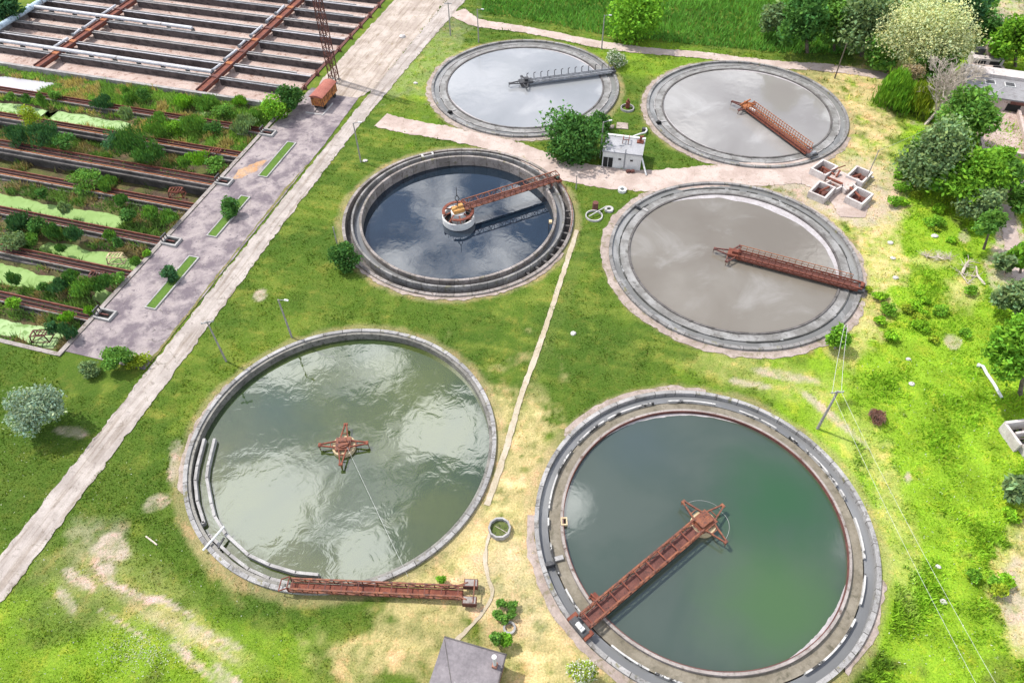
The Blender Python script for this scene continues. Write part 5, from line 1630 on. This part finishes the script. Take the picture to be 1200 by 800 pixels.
for i, (b, c, rx, ry, lf, n, lab) in enumerate([
        ((946, 62), (942, 22), 30, 34, 'dark', 4200, 'dark tree with a visible trunk left of the grey green tree on the far bank'),
        ((912, 46), (908, 22), 18, 18, 'grey', 1800, 'small grey tree leftmost on the far bank'),
        ((1010, 66), (1012, 30), 36, 32, 'grey', 5200, 'grey green tree next to the huge pale willow'),
        ((978, 60), (975, 32), 22, 24, 'mid', 2600, 'mid green tree squeezed between two larger trees on the far bank'),
        ((1128, 48), (1122, 8), 36, 32, 'deep', 4200, 'very dark tree behind the huge pale willow'),
        ((1190, 78), (1188, 46), 26, 28, 'bright', 3600, 'bright tree at the top right corner above the workshop'),
        ((1166, 60), (1164, 36), 20, 20, 'dark', 2000, 'dark rounded tree behind the brick chamber'),
        ((1040, 20), (1030, -4), 30, 14, 'grey', 2400, 'pale grey tree cut by the top edge'),
        ((970, 12), (965, -6), 34, 16, 'mid', 2400, 'tree cut by the top edge beyond the far bank'),
        ((1196, 250), (1194, 232), 16, 14, 'mid', 1600, 'small tree at the right margin beside the concrete slabs'),
        ((1180, 320), (1178, 306), 13, 11, 'grey', 1000, 'small dull tree beside the dirt path at the right margin'),
        ((1196, 320), (1196, 300), 14, 16, 'bright', 1300, 'bright tree past the dirt path at the right margin'),
        ((1193, 585), (1191, 572), 15, 13, 'grey', 1500, 'dull grey green bushy tree below the broken ruin'),
        ((1150, 20), (1146, 4), 22, 14, 'mid', 1800, 'mid green tree cut by the top edge right of the dark tree'),
        ((1084, 208), (1080, 186), 22, 22, 'mid', 3000, 'mid green tree at the lower left of the right hand group'),
        ((1122, 232), (1120, 208), 22, 20, 'dark', 2600, 'dark tree between the grey green and the vivid tree of the right hand group'),
        ((1172, 215), (1170, 192), 20, 18, 'bright', 2200, 'bright tree against the corner of the drying beds'),
        ((1098, 104), (1096, 76), 26, 20, 'mid', 2800, 'dark green tree under the right side of the huge pale willow'),
        ((1040, 84), (1036, 66), 20, 16, 'mid', 2000, 'mid green tree at the left foot of the huge pale willow'),
        ((6, 22), (4, 6), 22, 16, 'deep', 2600, 'dark tree in the top left corner behind the pale pipeline')]):
    plant('broadleaf_tree', lab, 'tree', b, c, rx, ry, lf, n, 14, 130 + i, leafsize=.38)
# dry tree: bare branching limbs with tan twigs
p = G(1084, 146)
dt = thing('dry_tree', 'dead tan tree of bare tangled branches beside the workshop', 'tree', (p.x, p.y, 0))
tk = MB(); tw = MB(); r_ = random.Random(5)
def branch(a, d, L, r, lev):
    b = a + d * L
    r = max(r, .035)
    (tk if lev < 2 else tw).tube(a, b, r, r * .6, 6 if lev < 2 else 4)
    if lev >= 5: return
    for k in range(4 if lev else 5):
        nd_ = (d + Vector((r_.uniform(-.9, .9), r_.uniform(-.9, .9), r_.uniform(-.35, .7)))).normalized()
        branch(a.lerp(b, r_.uniform(.5, 1)), nd_, L * r_.uniform(.55, .8), r * .5, lev + 1)
branch(Vector((0, 0, -.2)), Vector((.55, .30, .85)).normalized(), 5.2, .32, 0)
branch(Vector((.3, .2, .2)), Vector((.75, .45, .6)).normalized(), 4.6, .22, 1)
tk.build('trunk', M['dead_wood'], dt); tw.build('twigs', M['dead_wood'], dt)
plant('dry_bush', 'tan dry bush crown above the bright weeping willow', 'bush', (1068, 116), (1068, 86), 15, 11, 'tan', 2600, 12, 150, leafsize=.14, tree=False, fill=.6)
# bushes
plant('bush', 'big round dark green bush left of the white hut', 'bush', (674, 182), (671, 158), 37, 33, 'dark', 7800, 20, 201, leafsize=.27, tree=False)
plant('bush', 'low dark bush tucked beside the big round bush at the tank rim', 'bush', (702, 150), (703, 145), 12, 12, 'dark', 1400, 7, 202, leafsize=.24, tree=False)
plant('flowering_bush', 'bush covered in white blossom at the right end of the dark steel bridge', 'bush', (722, 77), (722, 70), 12, 10, 'grey', 1100, 9, 203, leafsize=.2, tree=False, blossom='white')
plant('flowering_bush', 'bush covered in white blossom at the bottom edge beside the deep green tank', 'bush', (683, 797), (683, 787), 17, 15, 'yellow', 1800, 11, 204, leafsize=.13, tree=False, blossom='white')
plant('bush', 'round dark bush against the left rim of the dark blue tank', 'bush', (404, 314), (404, 302), 19, 17, 'dark', 4200, 14, 205, leafsize=.19, tree=False)
plant('bush', 'rounded clipped looking bush at the lower end of the yard', 'bush', (134, 431), (134, 420), 17, 13, 'mid', 3200, 10, 206, leafsize=.17, tree=False)
plant('bush', 'small grey bush left of the rounded bush at the yard end', 'bush', (103, 438), (103, 432), 11, 9, 'grey', 1300, 7, 207, leafsize=.17, tree=False)
plant('bush', 'low yellow bush right of the rounded bush at the yard end', 'bush', (160, 428), (160, 425), 13, 6, 'yellow', 1200, 7, 208, leafsize=.15, tree=False)
plant('silver_bush', 'large silvery willow bush on the lower left lawn', 'bush', (42, 502), (42, 482), 30, 28, 'silver', 7500, 18, 209, leafsize=.17, tree=False)
plant('bush', 'dark leafy bush at the far end of the overgrown basins by the wagon', 'bush', (340, 130), (340, 115), 17, 15, 'dark', 2600, 11, 210, leafsize=.25, tree=False)
plant('bush', 'yellow green bush in front of the dark bush by the wagon', 'bush', (322, 140), (322, 128), 14, 13, 'bright', 1900, 9, 211, leafsize=.25, tree=False)
plant('bush', 'leafy bush around a short pole at the foot of the brownish tank', 'bush', (982, 408), (981, 396), 14, 13, 'bright', 2000, 9, 212, leafsize=.2, tree=False)
plant('bush', 'round dark bush on the middle planter strip', 'bush', (269, 252), (269, 243), 11, 10, 'dark', 1700, 8, 213, leafsize=.19, tree=False)
plant('bush', 'loose dark bush on the nearest planter strip', 'bush', (199, 329), (199, 321), 9, 9, 'deep', 1200, 7, 214, leafsize=.18, tree=False)
plant('bush', 'round dark garden bush at the corner of the pump house roof', 'bush', (582, 754), (582, 747), 8, 7, 'mid', 1300, 10, 215, leafsize=.13, tree=False)
plant('bush', 'greener garden bush right of the dark one at the pump house', 'bush', (594, 755), (594, 749), 7, 6, 'bright', 1000, 9, 216, leafsize=.13, tree=False)
plant('bush', 'small lone green bush beside the fallen bridge', 'bush', (517, 682), (517, 679), 5, 4, 'bright', 700, 5, 217, leafsize=.10, tree=False)
plant('dry_bush', 'flat pinkish dry bush alone on the bright lawn', 'bush', (1028, 491), (1028, 487), 12, 7, 'pink', 1800, 16, 218, leafsize=.10, tree=False, aspect=2.0, fill=.7)
for i, (x, y) in enumerate(((588, 706), (601, 709), (583, 719), (599, 719), (591, 725))):
    plant('shrub', 'small round garden shrub planted on pale soil above the pump house', 'shrub', (x, y + 3), (x, y), 5.5, 5, 'mid', 600, 5, 230 + i, 'garden shrubs above the pump house', .11, False)
r_ = random.Random(11)
for i in range(46):
    zone = r_.choice([(1030, 1085, 340, 395), (1090, 1195, 330, 400), (1010, 1040, 330, 420), (1180, 1200, 560, 640), (1040, 1080, 195, 240), (1090, 1170, 240, 300), (1060, 1110, 130, 175), (1110, 1180, 640, 700)])
    x, y = r_.uniform(zone[0], zone[1]), r_.uniform(zone[2], zone[3])
    s_ = r_.uniform(4, 11)
    plant('weed_bush', 'low bright green weed bush on the right hand lawn', 'bush', (x, y + s_ * .5), (x, y), s_, s_ * .7, r_.choice(['bright', 'lime', 'lime', 'yellow']), int(60 * s_), 6, 260 + i, 'weed bushes on the right hand lawn', .17, False)
# bushes in the basins
BB = [(35, 139, 14, 16, 'yellow'), (50, 158, 22, 13, 'deep'), (20, 160, 16, 12, 'deep'), (75, 166, 16, 9, 'dark'), (150, 165, 26, 19, 'dark'), (172, 180, 18, 14, 'dark'), (135, 168, 14, 14, 'deep'), (118, 120, 13, 8, 'deep'), (150, 112, 10, 10, 'mid'), (168, 110, 9, 9, 'dark'),
      (148, 134, 9, 8, 'grey'), (186, 136, 7, 5, 'mid'), (48, 227, 8, 6, 'dark'), (75, 245, 8, 7, 'grey'), (140, 234, 10, 7, 'dark'), (150, 252, 12, 8, 'dark'), (175, 250, 12, 9, 'mid'), (196, 255, 11, 9, 'mid'), (100, 212, 20, 7, 'mid'), (125, 215, 14, 6, 'mid'),
      (20, 262, 16, 9, 'deep'), (42, 264, 12, 9, 'dark'), (60, 270, 10, 8, 'dark'), (85, 274, 10, 8, 'deep'), (15, 282, 18, 10, 'grey'), (36, 279, 9, 7, 'mid'), (70, 291, 7, 4, 'dark'), (137, 285, 6, 7, 'dark'), (128, 276, 8, 6, 'mid'), (158, 306, 7, 5, 'mid'), (172, 297, 5, 4, 'bright'),
      (80, 327, 11, 8, 'dark'), (68, 335, 12, 8, 'deep'), (50, 336, 7, 6, 'dark'), (95, 335, 16, 9, 'mid'), (118, 332, 14, 8, 'dark'), (138, 326, 10, 7, 'mid'), (82, 322, 9, 6, 'mid'), (16, 327, 8, 8, 'dark'), (15, 355, 8, 8, 'bright'), (77, 371, 9, 6, 'bright'), (105, 364, 7, 5, 'bright'), (63, 385, 8, 9, 'deep'), (79, 389, 10, 11, 'deep'),
      (240, 122, 16, 6, 'mid'), (262, 130, 14, 8, 'mid'), (285, 145, 18, 9, 'grey'), (225, 145, 16, 7, 'mid'), (250, 150, 12, 8, 'dark'), (215, 118, 12, 7, 'bright'), (232, 185, 14, 7, 'bright'), (252, 192, 14, 6, 'mid'), (215, 190, 10, 5, 'mid'), (185, 150, 20, 7, 'mid'), (205, 150, 14, 6, 'bright'), (300, 135, 10, 7, 'mid'), (280, 118, 10, 6, 'bright'), (11, 113, 6, 5, 'mid'), (30, 116, 5, 5, 'dark'), (48, 116, 6, 7, 'mid'), (64, 112, 8, 6, 'mid')]
for i, (x, y, rx, ry, lf) in enumerate(BB):
    plant('basin_bush', 'leafy bush growing wild in the overgrown basins', 'bush', (x, y + ry * .75), (x, y), rx, ry, lf, int(95 * rx), 12, 400 + i, 'wild bushes in the overgrown basins', .17, False, aspect=2.0 if i % 3 else 1.0, fill=.6)

# ------------------------------------------------------------------ grass, reeds and weeds
def blades(name, x, y, z, hgt, wid, col, seed, label, lean=.45):
    rng = np.random.default_rng(seed)
    n = len(x)
    a = rng.uniform(0, 2 * math.pi, n); h_ = hgt * rng.uniform(.5, 1.3, n); wd = wid * rng.uniform(.6, 1.3, n)
    la = rng.uniform(0, 2 * math.pi, n); ll = h_ * rng.uniform(0, lean * 2, n)
    b0 = np.stack([x - np.cos(a) * wd, y - np.sin(a) * wd, z - .02], 1); b1 = np.stack([x + np.cos(a) * wd, y + np.sin(a) * wd, z - .02], 1)
    tp = np.stack([x + np.cos(la) * ll, y + np.sin(la) * ll, z + h_], 1)
    v = np.stack([b0, b1, tp], 1).reshape(-1, 3)
    o = np_mesh(name, v, 3, LEAF['blade'], None, {'tint': np.repeat(col, 3, 0)})
    return tag(o, label, kind='stuff')


rng = np.random.default_rng(3)
NG = 300000
# spread evenly over the picture's footprint: uniform in the view, so that near ground is covered as densely as far ground
vx_, vy_ = rng.uniform(-20, 1220, NG), rng.uniform(-6, 812, NG)
u0 = (vx_ - 600) / F_PX; v0 = (vy_ - 400) / F_PX
c_, s_ = math.cos(ROLL), math.sin(ROLL)
u1, v1 = c_ * u0 - s_ * v0, s_ * u0 + c_ * v0
tt = CAM_Z / (math.sin(PITCH) + v1 * math.cos(PITCH))
bx, by = u1 * tt, (math.cos(PITCH) - v1 * math.sin(PITCH)) * tt
ok = ~in_tank(bx, by, R_OUT + .35) & ~near_road(bx, by, -.32)
uu, vv = touv(bx, by)
ok &= ~((uu < -79.6) & (vv > 44.6) & (vv < 178))
col = ground_rgb(bx, by)
lush = col[:, 1] / (col[:, 0] + .02)
ok &= rng.random(NG) < np.clip((lush - .55) * 1.3, .06, 1.0)
bx, by, col, lush = bx[ok], by[ok], col[ok], lush[ok]
dist = np.sqrt(bx ** 2 + by ** 2 + CAM_Z ** 2) / 100.0
col = col * rng.uniform(.80, 1.55, len(bx))[:, None] * (1 + rng.uniform(-.18, .28, len(bx))[:, None] * np.array((1, .25, .0)))
hg = (.10 + .20 * np.clip(fbm(bx, by, 1.6, 3, 92) - .52, 0, 1) * 3) * dist * np.where(bx > 45, 1.5, 1.0) * (.6 + fbm(bx, by, 3.0, 3, 91))
blades('grass', bx, by, np.zeros(len(bx)) + .0, hg, .085 * dist, col, 5, 'short uneven grass of the lawns', .6)

# reed field beyond the dirt road
NR = 60000
x_ = rng.uniform(-6, 92, NR); y_ = rng.uniform(118, 205, NR)
qx, qy = proj(x_, y_)
lim = np.interp(qx, [530, 560, 620, 700, 760, 830, 900, 1000, 1100], [-5, 16, 26, 42, 50, 56, 64, 66, 70])
k = (qy < lim - 2) & (qy > -30) & (qx > 536) & (qx < 1075)
x_, y_ = x_[k], y_[k]
gn = fbm(x_, y_, 6.0, 4, 15)[:, None]
cr_ = np.array((.055, .165, .032)) * (1 - gn) + np.array((.16, .35, .06)) * gn
cr_ = cr_ * rng.uniform(.6, 1.4, len(x_))[:, None]
blades('reeds', x_, y_, np.zeros(len(x_)), .7 + .9 * gn[:, 0], .16, cr_, 6, 'dense green reeds filling the bank beyond the dirt road', .5)

NT = 60000
vx_, vy_ = rng.uniform(1000, 1215, NT), rng.uniform(150, 812, NT)
pp = np.array([tuple(G(a, b).xy) for a, b in zip(vx_, vy_)])
cl = fbm(pp[:, 0], pp[:, 1], 4.5, 4, 95)
tc_ = ground_rgb(pp[:, 0], pp[:, 1])
kk = ~in_tank(pp[:, 0], pp[:, 1], R_OUT + 1.5) & ~near_road(pp[:, 0], pp[:, 1], .1) & (rng.random(NT) < np.clip((cl - .46) * 5, 0, 1)) & (tc_[:, 1] > tc_[:, 0] * 1.25)
pp, cl, tc_ = pp[kk], cl[kk], tc_[kk]
tc_ = tc_ * rng.uniform(.75, 1.45, len(pp))[:, None] * np.array((.95, 1.04, 1.2))
blades('weeds', pp[:, 0], pp[:, 1], np.zeros(len(pp)), .25 + 1.6 * np.clip(cl - .5, 0, .4), .12, tc_, 16, 'tall bright weeds in patches on the right hand lawn', .5)

# weeds on the basin banks
NW = 150000
wu = rng.uniform(-162, -80.7, NW); wv_ = rng.uniform(45.6, 112.4, NW)
pm_ = pond_mask(wu, wv_)
dw = np.min(np.abs(wv_[:, None] - np.array([b[0] for b in BW])[None, :]), 1)
dens = fbm(wu, wv_, 3.5, 4, 81)
k = (pm_ < .3) & (dw > 1.0) & (rng.random(NW) < np.clip((dens - .33 + .12 * (wv_ > 95)) * 4.5, 0, 1)) & ~((wv_ > 80.2) & (wv_ < 86.0) & (dens < .6))
on_wall = (dw < .8) & (rng.random(NW) < .10) & (dens > .52)
k |= on_wall
wu, wv_, dens, dw = wu[k], wv_[k], dens[k], dw[k]
wz = soil_z(wu, wv_); wz = np.where(dw < .9, -.2, wz)
wx = wu * UX.x + wv_ * VX.x; wy = wu * UX.y + wv_ * VX.y
h1 = fbm(wu, wv_, 5.0, 3, 83)[:, None]
wc = np.array((.070, .14, .045)) * (1 - h1) + np.array((.17, .28, .065)) * h1
dryk = (fbm(wu, wv_, 2.2, 3, 85) > .60)[:, None]
wc = np.where(dryk, np.array((.27, .22, .115)), wc) * rng.uniform(.6, 1.4, len(wu))[:, None]
wc = np.where((wv_ > 95)[:, None], wc * np.array((1.5, 1.5, 1.15)), wc)
blades('weeds', wx, wy, wz, np.where(dw < .9, .35, .55 + .75 * np.clip((dens - .4) * 3, 0, 1)), .13, wc, 7, 'tangled weeds and reeds on the basin banks', .5)

# daisies and thistle tops scattered on the lower left lawn and far right lawn
nf = 900
fx_ = rng.normal(165, 26, nf); fy_ = rng.normal(762, 14, nf)
fx_ = np.concatenate([fx_, rng.uniform(0, 330, 500), rng.uniform(1000, 1190, 700)]); fy_ = np.concatenate([fy_, rng.uniform(520, 800, 500), rng.uniform(420, 790, 700)])
pp = np.array([tuple(G(a, b)) for a, b in zip(fx_, fy_)])
kk = ~in_tank(pp[:, 0], pp[:, 1], R_OUT + .5) & ~near_road(pp[:, 0], pp[:, 1], .1)
pp = pp[kk]
blades('wildflowers', pp[:, 0], pp[:, 1], np.full(len(pp), .08), .14, .07, np.repeat(np.array([[.55, .56, .46]]), len(pp), 0), 9, 'tiny white wildflowers sprinkled over the grass', .6)

# ------------------------------------------------------------------ stones, branches, small litter
def rock(x, y, s_, label, group=None, mat='rock'):
    g = G(x, y); r_ = random.Random(int(x * 7 + y))
    t = MB()
    n, m_ = 8, 5
    vs, fs = [], []
    for j in range(m_ + 1):
        th = math.pi * j / m_
        for i in range(n):
            ph = 2 * math.pi * i / n
            k = s_ * r_.uniform(.75, 1.1)
            vs.append((k * math.sin(th) * math.cos(ph), k * .8 * math.sin(th) * math.sin(ph), .55 * k * math.cos(th)))
    for j in range(m_):
        for i in range(n): fs.append((j * n + i, (j + 1) * n + i, (j + 1) * n + (i + 1) % n, j * n + (i + 1) % n))
    t.add(vs, fs)
    o = t.build('rock', M[mat]); o.location = (g.x, g.y, s_ * .2)
    return tag(o, label, 'rock', group)


for x, y, s_ in ((672, 391, .5), (1043, 285, .5), (1046, 303, .45), (1049, 326, .55), (1064, 421, .4), (1068, 450, .45), (1095, 277, .6), (487, 98, .5), (1022, 208, .4), (428, 189, .5), (472, 44, .9), (1105, 705, .45), (1099, 664, .35)):
    rock(x, y, s_, 'pale rock lying in the grass', 'pale rocks scattered in the grass')
# fallen branches
def limb(label, pts, r0, r1, twigs, seed):
    r_ = random.Random(seed)
    P_ = [G(x, y, z) for x, y, z in pts]
    t = thing('fallen_branch', label, 'branch', (P_[0].x, P_[0].y, 0))
    mb = MB()
    for i in range(len(P_) - 1):
        mb.tube(P_[i], P_[i + 1], r0 + (r1 - r0) * i / (len(P_) - 1), r0 + (r1 - r0) * (i + 1) / (len(P_) - 1), 8)
    mb.build('limb', M['dead_wood'], t, True)
    if twigs:
        tm = MB()
        for _ in range(twigs):
            a = P_[r_.randrange(len(P_))]
            d = Vector((r_.uniform(-1.6, 1.6), r_.uniform(-1.4, 1.4), r_.uniform(.1, .9)))
            tm.tube(a, a + d, .05, .015, 4); tm.tube(a + d * .5, a + d * .5 + Vector((r_.uniform(-.7, .7), r_.uniform(-.7, .7), .2)), .03, .01, 4)
        tm.build('twigs', M['dead_wood'], t, True)
    return t


limb('pale forked branch lying on the bright lawn', [(1154, 334, .1), (1145, 322, .3), (1144, 312, .7)], .22, .1, 2, 1)
limb('second arm shaped pale branch stub beside the forked branch', [(1146, 324, .2), (1138, 324, .3)], .12, .06, 2, 5)
limb('dark fallen bough with tangled twigs on the bright lawn', [(1127, 321, .1), (1131, 312, .6), (1135, 306, .5)], .25, .15, 26, 2)
limb('heap of grey twigs left of the fallen bough', [(1085, 300, .2), (1100, 302, .4), (1112, 303, .2)], .1, .06, 60, 3)
limb('short pale limb at the end of the twigs below the bough', [(1124, 318, .1), (1130, 326, .2), (1134, 332, .15)], .1, .05, 10, 4)
p, q = G(171, 628, .1), G(184, 638, .1)
tag(MB().beam(p, q, .16, .12).build('plank', M['dead_wood']), 'pale plank lying in the grass left of the rippled green tank', 'plank')
